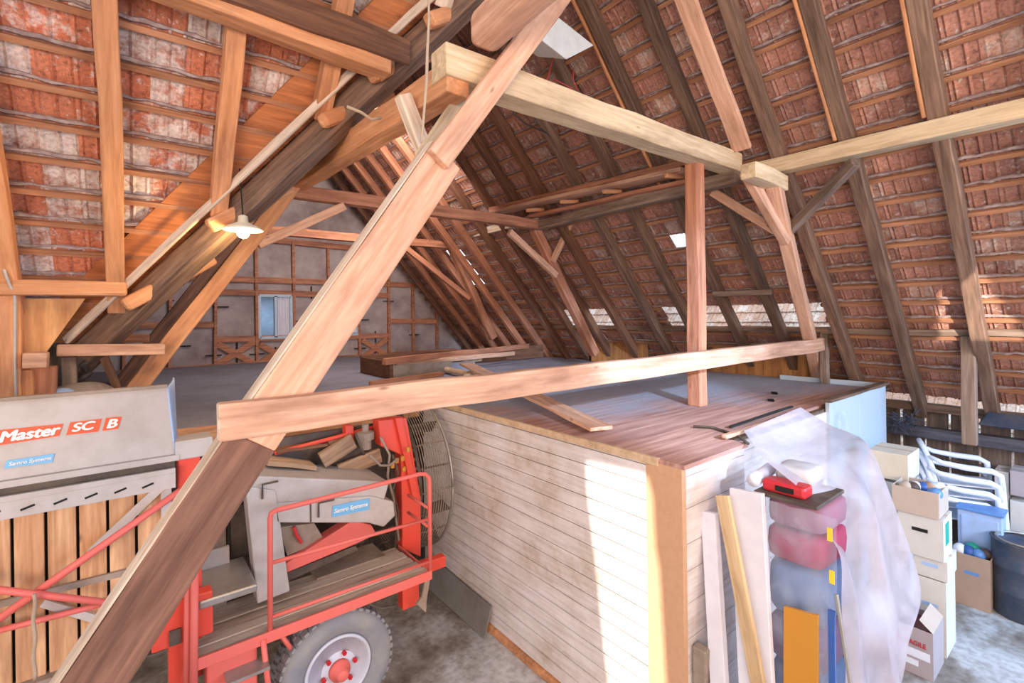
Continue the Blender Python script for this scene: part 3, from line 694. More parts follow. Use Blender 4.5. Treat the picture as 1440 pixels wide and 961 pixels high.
beam('edge_cleat', (xf2-.1, YF+.1, ZL+.07), (xf3, YF+.1, ZL+.07), .1, .03, 'beam_dark', parent=rm)
# things on the deck
pts = [PZ(x, y, ZL+.015) for x, y in ((975, 600), (1000, 601), (1020, 607), (1040, 615), (1052, 624))]
tag(MB().tube(pts, .011, 6).build('cable', 'darkmetal', smooth=True), 'dark cable curling over the near corner of the deck', 'cable')
s0, s1 = PZ(1036, 602, ZL+.02), PZ(1122, 573, ZL+.02)
beam('dark_strip', s0+Vector((0, .05, 0)), s1+Vector((0, .05, 0)), .03, .02, 'black', 'black strip lying behind the deck edge by the plastic sheet', 'strip')
for i, (x, y) in enumerate(((1090, 553), (1085, 563))):
    p = PZ(x, y, ZL+.012); mb = MB(); mb.tube([p+Vector((.05*math.cos(t*1.1), .05*math.sin(t*1.4), 0)) for t in range(6)], .008, 5)
    tag(mb.build('wire_scrap', 'black'), ['scrap of black wire on the deck, the farther one', 'scrap of black wire on the deck, the nearer one'][i], 'wire')
# long loose plank sticking out over the deck edge, and firewood
a, b = PZ(655, 512, ZL+.22), PZ(846, 603, ZL+.05)
beam('loose_plank', a, b, .2, .03, 'beam', 'long loose plank slipping under the guard rail onto the deck', 'plank', bevel=.004)
for i, (p, q, r, lb) in enumerate((((622, 519), (664, 527), .045, 'lowest'), ((655, 531), (690, 527), .05, 'shortest, front'), ((632, 510), (676, 505), .045, 'topmost'))):
    c0, c1 = PZ(*p, ZL+.06+.05*(i == 2)+.03*(i == 1)), PZ(*q, ZL+.07+.05*(i == 2))
    log('firewood_log', c0, c1, r, 'logend', f'{lb} pale log of the three lying behind the guard rail', 'log')['group'] = 'logs behind the guard rail'
# hatch curb and timbers beyond the guard rail
hb0, hb1 = PZ(548, 533, ZL), PZ(735, 500, ZL)
hc = empty('hatch_curb', (hb0.x+.6, hb0.y+.3, ZL), 'low timber curb around a hatch in the loft floor', 'hatch')
yA, yB = hb0.y, hb0.y+1.15; xA, xB = hb0.x, hb1.x
MB().bb((xA, yA, ZL), (xA+.06, yB, ZL+.26)).build('end_board', 'beam_deep', hc); MB().bb((xA+.06, yA, ZL), (xA+1.1, yA+.05, ZL+.2)).build('front_board', 'greydirty', hc)
MB().bb((xA, yB, ZL), (xB, yB+.06, ZL+.28)).build('back_board', 'beam_deep', hc)
MB().bb((xA+.05, yA+.05, ZL), (xA+1.6, yB, ZL+.14)).build('lid', 'loftfloor', hc)
beam('loose_timber', PZ(540, 509, ZL+.27), PZ(742, 487, ZL+.27), .1, .1, 'beam_red', 'reddish timber lying along the back of the hatch curb', 'timber')
beam('loose_timber', PZ(556, 512, ZL+.2), PZ(722, 497, ZL+.2), .09, .08, 'beam', 'pale square timber lying in front of the reddish one on the loft', 'timber')
beam('loose_timber', PZ(521, 540, ZL+.05), PZ(622, 526, ZL+.05), .09, .07, 'beam_red', 'short timber on the loft floor just behind the guard rail', 'timber')
p = PZ(745, 492, ZL+.03)
tag(MB().box(p, (.25, .12, .08)).build('foam_block', 'white_plastic', bevel=.015), 'small white block on the loft floor near the far roof edge', 'block')
# sheet of metal leaning against the plank wall
MB_ = MB().prism([(2.63, 4.94, .30), (2.63, 3.71, .27), (2.55, 3.71, .004), (2.55, 4.94, .004)], (-.012, 0, .004))
tag(MB_.build('metal_sheet', 'steel'), 'grey metal sheet leaning at the foot of the white plank wall', 'sheet')

# ================================================================== LEFT WING CORNER
YW = 5.35
a, b = PY(-60, 404, YW-.1), PY(179, 407, YW-.1)
beam('eave_beam', a, b, .12, .125, 'beam_orange', 'short rounded beam end pointing right at the left edge under the rafters', 'beam', bevel=.025)
a = PY(10, 418, YW); beam('corner_post', (a.x-.02, YW+.02, ZL-.6), (a.x-.02, YW+.02, PY(10, 414, YW).z), .2, .2, 'beam_orange', 'thick orange post at the left edge under the beam end', 'post', up=(0, 1, 0))
poly = [PY(x, y, YW+.08) for x, y in ((30, 420), (120, 420), (62, 500), (62, 570), (30, 570))]
pn = MB(); pn.prism(poly, (0, .03, 0)); tag(pn.build('board_partition', 'partition'), 'orange board partition cut slanting beside the corner post', 'board wall')
pb('beam_stub', ('y', YW-.12), (33, 507), (68, 506), .14, .12, 'beam', 'sawn beam stub projecting from the partition above the hopper', 'beam')
pb('stub_post', ('y', YW+.02), (35, 520), (33, 575), .1, .1, 'beam_orange', 'narrow orange upright under the beam stub', 'post')
pb('stub_post', ('y', YW+.1), (62, 515), (60, 575), .16, .12, 'beam_red', 'brown upright behind the beam stub next to the orange upright', 'post')
pb('cross_rail', ('y', 5.55), (80, 493), (232, 491), .08, .1, 'beam', 'lower short rail running from the partition to the lit strut', 'rail')
pb('cross_rail', ('y', 6.6), (106, 476), (210, 476), .08, .09, 'beam_red', 'upper short rail behind the lower one by the partition', 'rail')
pb('grey_post', ('y', 5.62), (97, 502), (97, 560), .1, .09, 'beam_grey', 'grey upright below the short rails by the dark corner', 'post')
tag(MB().tube([PY(0, 360, YW-.22), PY(10, 392, YW-.2), PY(21, 417, YW-.12), PY(21, 500, YW-.1), PY(23, 575, YW-.1)], .009, 8).build('conduit', 'grey', smooth=True), 'thin white cable running down the corner post', 'cable')
sp = MB(); sp.tube([PY(120+7*math.sin(t*1.6), 500+t*5, 5.75)+Vector((0, .05*math.cos(t*1.6), 0)) for t in range(13)], .022, 6)
tag(sp.build('coil_spring', 'darkmetal', smooth=True), 'dark twisted coil hanging in the corner below the short rails', 'coil')
def sack(name, c, sx, sy, sz, mt, label, cat):
    mb = MB(); P = []
    for i in range(9):
        row = []
        for j in range(17):
            t, p = math.pi*i/8, 2*math.pi*j/16; v = Vector((sx*math.sin(t)*math.cos(p), sy*math.sin(t)*math.sin(p), sz*math.cos(t)))
            row.append(Vector(c)+v*(1+.18*noise.noise(v*6+Vector(c))))
        P.append(row)
    return tag(mb.grid(P).build(name, mt, smooth=True), label, cat)
c = PY(118, 556, 5.6); sack('sack', c, .22, .16, .12, 'greydirty', 'crumpled dusty sack in the dark corner behind the hopper', 'sack')
c = PY(85, 562, 5.5); sack('sack', c, .12, .1, .1, 'blue_pale', 'small bluish bundle in the dark corner behind the hopper', 'sack')
pb('dark_prop', ('y', 5.8), (145, 500), (170, 560), .06, .07, 'beam_deep', 'thin dark prop leaning in the corner behind the hopper', 'prop')

# ================================================================== LAMP, ROPE, WIRES, FOAM PANEL
lp = PY(342, 323, 4.5)
la = empty('pendant_lamp', (lp.x, lp.y, lp.z), 'small enamel lamp with a glowing bulb hanging below the valley', 'lamp')
MB().lathe([(.015, .12), (.035, .11), (.04, .06), (.13, .018), (.15, -.005), (.147, -.007), (.125, .008), (.035, .05)], lp).build('lamp_shade', 'enamel', la, smooth=True)
MB().lathe([(.0, -.075), (.03, -.065), (.048, -.04), (.046, -.015), (.022, .02), (.018, .04)], lp, n=16).build('bulb', 'bulb', la, smooth=True)
MB().tube([lp+Vector((0, 0, .09)), lp+Vector((-.02, 0, .5))], .006, 6).build('cord', 'black', la)
pl_ = bpy.data.lights.new('bulb_light', 'POINT'); pl_.energy = 24; pl_.color = (1, .72, .36); pl_.shadow_soft_size = .05
po = bpy.data.objects.new('bulb_light', pl_); COL.objects.link(po); po.location = lp+Vector((0, -.02, -.14))
rp = [PY(x, y, 2.35) for x, y in ((603, -30), (603, 30), (601, 70), (600, 110), (597, 150), (594, 185), (592, 200))]
tag(MB().tube(rp, [.007, .007, .008, .009, .007, .008, .006], 7).build('rope', 'rope', smooth=True), 'old rope hanging down in front of the valley beams', 'rope')
rp = [PY(x, y, 3.2) for x, y in ((488, 150), (508, 158), (522, 168), (536, 166))]
tag(MB().tube(rp, .01, 6).build('hook', 'rope', smooth=True), 'bent iron hook under the valley rafter left of the rope', 'hook')
for i, pts in enumerate((((755, 135), (770, 110), (778, 80)), ((765, 142), (780, 112), (800, 122), (822, 140), (838, 158), (843, 175)), ((720, 140), (722, 160), (740, 175), (765, 185)), ((755, 148), (752, 165), (760, 180), (774, 192)), ((806, 98), (806, 112), (812, 128)), ((720, 138), (735, 150), (752, 150), (756, 146)))):
    lbs = ['red wire rising to the white foam panel', 'long red wire looping right below the foam panel', 'dark wire loop hanging under the pale tie beam', 'second dark wire hanging right of the wire loop under the tie beam', 'short red wire below the right corner of the foam panel', 'red wire looped close beneath the pale tie beam']
    tag(MB().tube([PY(x, y, 3.3) for x, y in pts], .007, 6).build('wire', 'redwire' if i in (0, 1, 4, 5) else 'darkmetal', smooth=True), lbs[i], 'wire')
fp_ = [PY(x, y, 3.15) for x, y in ((778, 18), (836, 64), (797, 84), (756, 52))]
tag(MB().prism(fp_, (-.05, .35, .16)).build('foam_sheet', 'foam', bevel=.012), 'white foam panel wedged up behind the top of the huge strut', 'panel')
# ================================================================== CROP MACHINE
YM = 3.55
mc = empty('harvester', (1.0, 4.0, 0), 'red and grey potato harvester with platform, railing and slatted hopper', 'farm machine')
yh = 3.72
hx0 = -1.7
def hp(px, py, y=yh): return PY(px, py, y)
hA, hB = hp(236, 546), hp(240, 640)
zt, zb = hA.z, hB.z
hm = MB().prism([(hx0, yh+.06, zt), (hA.x, yh+.06, zt), (hB.x+.02, yh, zb), (hx0, yh, zb)], (0, .012, 0))
hpan = hm.build('hopper_panel', 'grey', mc, bevel=.004)
MB().bar((hx0, yh+.066, zt+.006), (hA.x, yh+.066, zt+.006), .05, .02).build('rim', 'greydirty', hpan)
P = []
for i in range(9):
    t = i/8; row = []
    for j in range(6):
        s_ = j/5; x = hA.x+(hB.x+.02-hA.x)*t; z = zt+(zb-zt)*t + .03*(1-t)*s_
        row.append(Vector((x+.05*math.sin(s_*1.5)*(1-.6*t), yh+.06-.06*t+.30*s_*(1-.7*t), z)))
    P.append(row)
MB().grid(P).build('curled_end', 'blue_pale', hpan, smooth=True, solid=.01)
# stickers and lettering on the tilted panel
up_h = Vector((0, .06, zt-zb)).normalized(); xr = Vector((1, 0, 0))
def on_panel(px, py):
    n = xr.cross(up_h); n = n.normalized(); base = Vector((0, yh, zb)); return at(px, py, n, n.dot(base))-Vector((0, .006, 0))
def sticker(pxs, mt, name='sticker'):
    return MB().prism([on_panel(*q) for q in pxs], (0, .004, 0)).build(name, mt, hpan)
sticker(((-30, 608), (89, 596), (83, 613), (-30, 631)), 'orange_sticker'); sticker(((99, 594), (143, 589), (138, 607), (93, 612)), 'orange_sticker'); sticker(((149, 588), (171, 586), (166, 603), (144, 606)), 'orange_sticker')
sticker(((10, 648), (77, 638), (74, 650), (6, 659)), 'blue_sticker')
def lettering(body, p0, p1, hpx, mt, **k):
    a, b = on_panel(*p0), on_panel(*p1); sc_ = (on_panel(p0[0], p0[1]-hpx)-a).length
    text(body, hpan, a-Vector((0, .004, 0)), b-a, up_h, sc_, mt, width=(b-a).length, **k)
lettering('Master', (0, 622), (85, 610), 15, 'white_letter', shear=.25, bold=.03)
lettering('SC', (102, 607), (134, 602.5), 11.5, 'white_letter', shear=.25, bold=.03)
lettering('B', (151, 602), (165, 600), 12, 'white_letter', shear=.25, bold=.03)
lettering('Samro Systeme', (13, 655), (73, 645.5), 5, 'white_letter', shear=.25, bold=.01)
# gutter, slotted strip, slats
gx1 = hp(246, 645).x
MB().bb((hx0, yh-.03, zb-.035), (gx1+.02, yh+.01, zb-.0)).bb((hx0, yh-.03, zb-.11), (gx1, yh+.0, zb-.08)).m(1).bb((hx0, yh+.02, zb-.11), (gx1, yh+.04, zb)).build('gutter', ['grey', 'darkmetal'], mc)
ss = MB().bb((hx0, yh-.035, zb-.20), (gx1, yh-.025, zb-.11))
x = hx0+.05; ss.m(1)
while x < gx1-.05: ss.bar((x, yh-.036, zb-.165), (x+.055, yh-.036, zb-.148), .006, .011); x += .13
ss.build('slotted_strip', ['grey', 'black'], mc)
zs0 = hp(100, 937).z; sl = MB(); x = hx0
sl_x1 = hp(222, 800).x
while x < sl_x1:
    sl.bb((x, yh, zs0), (x+.118, yh+.03, zb-.15)); x += .132
sl.m(1).bb((hx0, yh+.035, zs0), (sl_x1, yh+.06, zb-.1))
sl.build('slat_wall', ['slat_wood', 'black'], mc, bevel=.004)
MB().bb((hx0, yh-.05, zs0-.07), (hp(120, 930).x, yh+.04, zs0)).build('sill', 'greydirty', mc)
MB().bb((hp(226, 700).x, yh-.02, zs0), (hp(241, 700).x, yh+.03, zb-.1)).build('end_column', 'grey', mc)
MB().bar(hp(128, 778, yh-.03), hp(236, 676, yh-.03), .012, .05).build('strap', 'grey', mc)
MB().bar(hp(-60, 865, yh-.02), hp(196, 800, yh-.02), .02, .035).build('cross_strap', 'greydirty', mc)
MB().bar(hp(60, 848, yh-.04), hp(146, 874, yh-.04), .02, .04).build('pale_strap', 'grey', mc)
def tb(name, pts, y, r=.018, mt='redpink', par=None):
    return MB().tube([PY(px, py, y) for px, py in pts], r, 10).build(name, mt, par or mc, smooth=True)
tb('red_tube', ((-60, 912), (254, 690)), yh-.12, .02); tb('red_tube', ((-60, 823), (160, 849)), yh-.16, .018); tb('red_tube', ((-60, 902), (175, 842)), yh-.1, .016)
tag(MB().tube([PY(48+1.5*math.sin(i), 836+i*8, 3.5) for i in range(16)], .009, 7).build('rope', 'rope', smooth=True), 'frayed rope hanging from the red tubes in front of the wooden slats', 'rope')
# red frame left of the platform
def redbox(name, x0, y0, x1, y1, yp, dep, mt='red', bev=.008, par=None):
    a, b = PY(x0, y0, yp), PY(x1, y1, yp); return MB().bb((a.x, yp, b.z), (b.x, yp+dep, a.z)).build(name, mt, par or mc, bevel=bev)
up1 = redbox('upright', 250, 646, 286, 950, 3.78, .12)
redbox('cap_plate', 246, 622, 300, 640, 3.70, .2, 'grey')
redbox('lower_frame', 212, 858, 300, 890, 3.62, .1); redbox('lower_frame', 236, 880, 262, 1000, 3.64, .1)
redbox('bracket', 238, 890, 255, 905, 3.60, .03, 'darkmetal', .002)
pf = PY(280, 927, YM); zp = pf.z; pe = PY(604, 806, YM)
tb('front_post', ((274, 806), (272, 990)), YM-.02, .022); tb('front_post', ((265, 812), (263, 990)), YM+.02, .022)
# platform
x0, x1 = pf.x-.02, pe.x
pk = MB(); y = YM
for i, w in enumerate((.12, .11, .11, .12, .13)):
    pk.bb((x0, y, zp-.03), (x1-.01*i, y+w-.012, zp+.004*(i % 2))); y += w
pk.build('platform_planks', 'platform', mc, bevel=.004)
MB().bb((x0-.02, YM-.02, zp-.06), (x1+.015, YM+.0, zp+.012)).bb((x1, YM, zp-.06), (x1+.015, YM+.6, zp)).build('platform_edge', 'redpink', mc, bevel=.004)
MB().bb((PY(440, 770, 4.1).x, 4.0, zp), (PY(520, 750, 4.1).x+.1, 4.3, zp+.02)).build('checker_plate', 'greydirty', mc)
# railing
rl = [(380, 890), (380, 730), (381.5, 722), (388, 718), (590, 667), (598, 667), (603, 672), (604, 682), (605, 803)]
rlo = tb('railing', rl, YM+.0, .017)
tb('railing_bar', ((382, 792), (604, 730)), YM, .013, par=rlo); tb('railing_bar', ((382, 868), (605, 790)), YM, .013, par=rlo)
for (px, py) in ((590, 712), (590, 738)):
    a = PY(px+14, py+4, YM); MB().tube([a, a+Vector((-.02, .35, .02))], .012, 8).build('railing_stay', 'redpink', rlo, smooth=True)
# grey step plate at left
a, b = PY(280, 852, YM+.05), PY(362, 822, YM+.05)
MB().bb((a.x, YM+.05, b.z-.05), (b.x, YM+.55, b.z)).build('step_plate', 'steel', mc, bevel=.01)
MB().bb((a.x, YM+.5, b.z), (b.x-.1, YM+.53, b.z+.12)).build('kick_plate', 'grey', mc)
# grey body
yb = 3.95
leg = [PY(x, y, yb-.12) for x, y in ((345, 684), (388, 690), (408, 832), (362, 850))]
MB().prism(leg, (0, .16, 0)).build('tapered_column', 'grey', mc, bevel=.01)
top = [PY(x, y, yb-.1) for x, y in ((346, 680), (366, 670), (548, 678), (540, 706), (392, 722), (346, 712))]
tp = MB().prism(top, (0, .5, 0)).build('top_housing', 'grey', mc, bevel=.012)
bd = [PY(x, y, yb-.12) for x, y in ((386, 708), (522, 698), (554, 706), (556, 726), (540, 742), (518, 736), (388, 736))]
body = MB().prism(bd, (0, .4, 0)).build('side_housing', 'grey', mc, bevel=.012)
for (q, par) in (((448, 728), body), ((369, 702), tp)):
    a = PY(q[0], q[1], yb-.135); b = PY(q[0], q[1]-20, yb-.135); c = PY(q[0]+22, q[1]-25, yb-.135)
    MB().tube([a, b, c], .008, 6).build('handle', 'darkmetal', par)
sg = MB().prism([PY(x, y, yb-.127) for x, y in ((468, 712), (520, 701), (519, 717), (467, 728))], (0, .004, 0)).build('sticker', 'blue_sticker', body)
a, b = PY(470, 722, yb-.131), PY(517, 711.5, yb-.131); text('Samro Systeme', body, a, b-a, (0, 0, 1), .032, 'white_letter', shear=.2, width=(b-a).length, bold=.01)
tag(MB().bb((PY(436, 720, yb-.125).x, yb-.126, PY(436, 735, yb-.125).z), (PY(438, 720, yb-.125).x, yb-.12, PY(436, 702, yb-.125).z)).build('seam', 'darkmetal', body))
# dark interior, conveyor, flaps
a, b = PY(286, 800, 4.35), PY(372, 800, 4.35); MB().bb((a.x, 4.35, .35), (b.x, 4.42, 1.75)).build('rear_panel', 'interior', mc)
MB().bb((PY(300, 780, 4.1).x, 4.1, .5), (PY(318, 780, 4.1).x, 4.2, 1.55)).build('inner_post', 'greydirty', mc)
MB().bb((PY(326, 780, 4.1).x, 4.15, 1.2), (PY(352, 780, 4.1).x, 4.3, 1.6)).build('inner_box', 'darkmetal', mc, bevel=.01)
MB().bb((PY(385, 740, yb).x, yb+.45, zp), (PY(540, 740, yb).x, yb+.5, 2.0)).build('inner_panel', 'darkmetal', mc)
MB().prism([PY(x, y, yb+.0) for x, y in ((392, 742), (442, 736), (456, 760), (404, 782))], (0, .3, .05)).build('rubber_flap', 'greydirty', mc)
MB().tube([PY(413, 741, yb-.03), PY(417, 752, yb-.03), PY(424, 764, yb-.03)], .012, 8).build('lever', 'redcase', mc)
MB().prism([PY(x, y, yb-.05) for x, y in ((398, 796), (495, 733), (522, 738), (530, 752), (500, 766), (404, 806))], (0, .12, 0)).build('conveyor_side', 'redpink', mc, bevel=.008)
MB().prism([PY(x, y, yb+.02) for x, y in ((404, 806), (500, 768), (504, 774), (404, 818))], (0, .2, 0)).build('conveyor_frame', 'darkmetal', mc)
# red tower and pipes
tw = MB().prism([PY(x, y, 4.12) for x, y in ((532, 592), (572, 588), (592, 700), (592, 784), (566, 772), (564, 640), (536, 628))], (0, .14, 0)).build('tower', 'red', mc, bevel=.008)
MB().prism([PY(x, y, 4.08) for x, y in ((556, 588), (566, 588), (590, 700), (581, 702))], (0, .06, 0)).build('tower_flange', 'red', tw, bevel=.004)
tb('top_tube', ((386, 638), (470, 616), (545, 596)), 4.3, .018, 'red')
redbox('top_bracket', 486, 600, 498, 622, 4.28, .1)
a = PY(514, 622, 4.2)
MB().lathe([(.0, -.06), (.05, -.06), (.05, .02), (.075, .025), (.075, .09), (.03, .1), (.03, .16), (0, .16)], a, n=18).build('hydraulic_motor', 'greydirty', mc, smooth=False)
for i, pts in enumerate((((552, 640), (560, 665), (552, 690), (560, 720), (556, 770)), ((535, 615), (548, 640), (545, 670), (553, 700), (561, 760)), ((512, 640), (506, 625), (500, 610)), ((520, 640), (535, 655), (548, 655), (560, 645)), ((545, 700), (532, 712), (540, 725), (556, 728)))):
    MB().tube([PY(x, y, 4.05-.02*i) for x, y in pts], .011, 6).build('hose', 'greydirty' if i % 2 else 'darkmetal', mc, smooth=True)
for (x, y) in ((558, 648), (566, 645), (552, 655), (568, 660), (574, 632)):
    c = PY(x, y, 4.02); MB().lathe([(0, -.02), (.018, -.02), (.018, .02), (0, .02)], c, frame((0, 1, 0)), n=6).build('coupling', 'yellow_board', mc)
# ring elevator: two hoops with long rods between them
xd0, xd1 = 2.14, 2.5
n0 = PX(637, 692, xd1); yc_, zc_ = n0.y+.82, n0.z+.05; R_ = .82
def hoop(x, r, n=48): return [Vector((x, yc_-r*math.cos(2*math.pi*j/n), zc_+r*math.sin(2*math.pi*j/n))) for j in range(n+1)]
dr = MB()
dr.tube(hoop(xd1, R_), .014, 6)
dr.build('ring_hoop', 'steel', mc, smooth=True); MB().tube(hoop(xd0, R_), .018, 6).build('ring_hoop', 'darkmetal', mc, smooth=True)
rods = MB()
for kx in range(13): rods.tube(hoop(xd0+.02+(xd1-xd0-.04)*kx/12, R_, 40), .0045, 4)
for j in range(22):
    t = 2*math.pi*j/22; p = Vector((0, yc_-(R_-.02)*math.cos(t), zc_+(R_-.02)*math.sin(t)))
    rods.bar((xd0, p.y, p.z), (xd1, p.y, p.z), .012, .012)
rods.build('wire_mesh', 'greydirty', mc)
for j in range(11):
    t = 2*math.pi*(j+.5)/11; R3 = Matrix(((1, 0, 0), (0, -math.cos(t), -math.sin(t)), (0, math.sin(t), -math.cos(t))))
    MB().bar((xd0+.01, yc_-(R_-.09)*math.cos(t), zc_+(R_-.09)*math.sin(t)), (xd1-.01, yc_-(R_-.09)*math.cos(t), zc_+(R_-.09)*math.sin(t)), .16, .012, up=(0, -math.sin(t), -math.cos(t))).build('lifting_paddle', 'darkmetal', mc)
ch = MB()
for j in range(60):
    t = 2*math.pi*j/60; ch.box((xd0-.02, yc_-(R_)*math.cos(t), zc_+(R_)*math.sin(t)), (.03, .03, .03))
ch.build('drive_chain', 'darkmetal', mc)
# wheel
wc = PY(477, 937, 3.6); wy = 3.6
wc.z = .42
RT = wc.z-.005
Ry = Matrix(((1, 0, 0), (0, 0, 1), (0, -1, 0)))           # local z -> world -Y?
Ry = frame((1, 0, 0), (0, -1, 0))
tyre = MB().lathe([(RT*.58, -.02), (RT*.62, .0), (RT*.80, .03), (RT*.93, .02), (RT*.985, -.015), (RT*.985, -.20), (RT*.93, -.235), (RT*.80, -.245), (RT*.60, -.22), (RT*.58, -.18)], (wc.x, wy, wc.z), Ry, n=56, closed=True).build('tyre', 'rubber', mc, smooth=True)
tr = MB()
for j in range(44):
    t = 2*math.pi*j/44
    for (dz, dl, w) in ((-.03, 0, .09), (-.10, .04, .05), (-.145, .0, .05), (-.19, .03, .09)):
        tt = t+dl; c = Vector((wc.x, wy, wc.z))+Ry @ Vector((RT*.985*math.cos(tt), RT*.985*math.sin(tt), dz))
        rad = (Ry @ Vector((math.cos(tt), math.sin(tt), 0))); tr.bar(c-rad*.012, c+rad*.010, .034, w*.62, up=(0, 1, 0))
tr.build('tread', 'rubber', tyre)
rim = MB().lathe([(RT*.60, -.015), (RT*.56, .012), (RT*.53, .0), (RT*.50, -.03), (RT*.46, -.05), (RT*.40, -.03), (RT*.20, .0), (.0, .0)], (wc.x, wy, wc.z), Ry, n=40).build('rim', 'rim', mc, smooth=True)
MB().lathe([(RT*.19, -.0), (RT*.18, .03), (RT*.11, .04), (RT*.10, .085), (RT*.07, .095), (0, .095)], (wc.x, wy, wc.z), Ry, n=24).build('hub', 'redpink', rim, smooth=True)
for j in range(6):
    t = 2*math.pi*j/6+.2; c = Vector((wc.x, wy, wc.z))+Ry @ Vector((RT*.28*math.cos(t), RT*.28*math.sin(t), .0))
    MB().lathe([(0, -.005), (.017, -.005), (.017, .018), (.008, .018), (.008, .032), (0, .032)], c, Ry, n=6).build('wheel_nut', 'redcase', rim)
MB().bb((wc.x-.05, wy+.22, wc.z-.05), (wc.x+.05, 5.0, wc.z+.05)).build('axle', 'red', mc)
# undercarriage: red side box, ladder, braces
a, b = PY(290, 930, YM+.03), PY(362, 930, YM+.03); MB().bb((a.x, YM+.03, .3), (b.x, YM+.15, zp-.062)).build('side_box', 'redpink', mc, bevel=.012)
ld = tb('ladder', ((370, 900), (381, 1000)), YM-.02, .018)
a, b = PY(318, 962, YM-.06), PY(378, 940, YM-.06); MB().bb((a.x, YM-.1, a.z), (b.x, YM+.03, a.z+.02)).build('ladder_step', 'steel', ld)
tb('brace_tube', ((393, 890), (416, 922)), YM+.1, .016)
redbox('rear_bracket', 566, 815, 590, 850, YM+.12, .1)
pts = [PY(x, y, YM+.0) for x, y in ((524, 838), (520, 850), (535, 856), (560, 852))]; MB().tube(pts, .01, 6).build('hose', 'darkmetal', mc, smooth=True)
MB().prism([PY(x, y, YM-.01) for x, y in ((600, 808), (606, 808), (600, 845), (599, 862), (586, 850), (594, 840))], (0, .02, 0)).build('chain_end', 'greydirty', mc)
MB().bb((x0+.1, YM+.25, zp-.16), (x1+.3, YM+.33, zp-.06)).build('chassis_beam', 'red', mc, bevel=.008)
# loose boards thrown onto the machine
ybd = 4.15
for i, (a, b, w, h, lb) in enumerate((((360, 664), (476, 672), .16, .03, 'flat board lying lowest on the machine top'), ((372, 648), (440, 655), .22, .035, 'pale board lying above the lowest one on the machine'), ((452, 648), (497, 620), .04, .14, 'light board standing slanted near the middle of the board heap'), ((476, 664), (535, 640), .04, .13, 'short pale board on edge at the right of the heap'), ((462, 628), (498, 616), .03, .1, 'upper light board leaning at the back of the heap'), ((384, 632), (455, 622), .24, .03, 'wide dark board under the guard rail on the machine'))):
    f0, f1 = PY(*a, ybd+.05*i), PY(*b, ybd+.05*i)
    beam('loose_board', f0, f1, w, h, 'loose' if i != 5 else 'beam_deep', lb, 'board', 'loose boards thrown on the machine', bevel=.004)
# ================================================================== UNDER THE PLASTIC SHEET
def lean(name, ptop, xtop, plow, xlow, w, t, mt, label, cat, **k):
    a, b = PX(*ptop, xtop), PX(*plow, xlow); d = (b-a).normalized(); q = b+d*((b.z-.01)/-d.z)
    return beam(name, q, a, w, t, mt, label, cat, up=(1, 0, .2), hew=0, bevel=.004, **k)
lean('wrapped_panel', (998, 720), 2.9, (1012, 961), 2.76, .10, .05, 'white_wrap', 'narrow white wrapped panel leaning on the boarded room, leftmost', 'panel')
lean('wrapped_panel', (1050, 690), 2.93, (1064, 961), 2.82, .20, .04, 'white_wrap', 'wide white wrapped panel leaning behind the cream board', 'panel')
lean('cream_board', (1016, 697), 2.86, (1066, 961), 2.75, .085, .03, 'cream', 'long cream board leaning in front of the white wrapped panels', 'board')
XG = 2.84; ga, gb_ = PX(1145, 872, XG), PX(1096, 858, XG)
tag(MB().prism([(XG, ga.y, 0), (XG, gb_.y, 0), (XG+.05, gb_.y, gb_.z), (XG+.05, ga.y, ga.z)], (.022, 0, 0)).build('golden_board', 'yellow_board', bevel=.003), 'golden yellow board standing in front of the film covered pile', 'board')
ga, gb_ = PX(1173, 862, 2.9), PX(1164, 862, 2.9)
tag(MB().bb((2.9, ga.y, 0), (2.92, gb_.y, ga.z)).build('blue_strip', 'blue_dark'), 'narrow blue strip standing right of the golden board', 'strip')
lean('thin_pole', (1176, 836), 2.93, (1196, 961), 2.86, .018, .018, 'steel', 'thin grey pole leaning at the lower edge of the plastic sheet', 'pole')
c = PX(983, 930, 2.72)
tag(MB().bb((2.71, c.y-.05, 0), (2.78, c.y+.04, c.z+.08)).build('small_case', 'greydirty', bevel=.01), 'small dusty case at the foot of the white front wall', 'case')
# furniture pile: shelf with cushions and bundles
sx0, sx1 = PY(1068, 720, 1.42).x, PY(1165, 720, 1.3).x
XP = 2.98; yp0, yp1 = PX(1163, 760, XP).y, PX(1070, 760, XP).y; zp1 = PX(1095, 703, XP).z
def cushion(name, a, b, mt, label, cat):
    mb = MB(); a, b = Vector(a), Vector(b); c = (a+b)/2; h = (b-a)/2; P = []
    for i in range(9):
        row = []
        for j in range(21):
            t, p = math.pi*i/8-math.pi/2, 2*math.pi*j/20
            def sp_(w): return math.copysign(abs(w)**.38, w)
            row.append(c+Vector((h.x*sp_(math.cos(t))*sp_(math.cos(p)), h.y*sp_(math.cos(t))*sp_(math.sin(p)), h.z*sp_(math.sin(t)))))
        P.append(row)
    return tag(mb.grid(P).build(name, mt, smooth=True), label, cat)
M['dullred'] = paint('dull_red_cloth', '9c3050', .8, dirt=.2, dirtcol='7a4a60'); M['greyblue'] = paint('grey_blue_cloth', '6f86ac', .8, dirt=.3, dirtcol='50607c'); M['mauve'] = paint('mauve_cloth', '8d7490', .8, dirt=.3); M['mauve2'] = paint('pinkish_cloth', '9a6a7c', .8, dirt=.3, dirtcol='7c7486'); M['sky'] = paint('pale_blue_cloth', '7aa2d4', .8, dirt=.3, dirtcol='4a6a9c')
fr_ = [0, .235, .49, .63, .806, .91, 1.0]
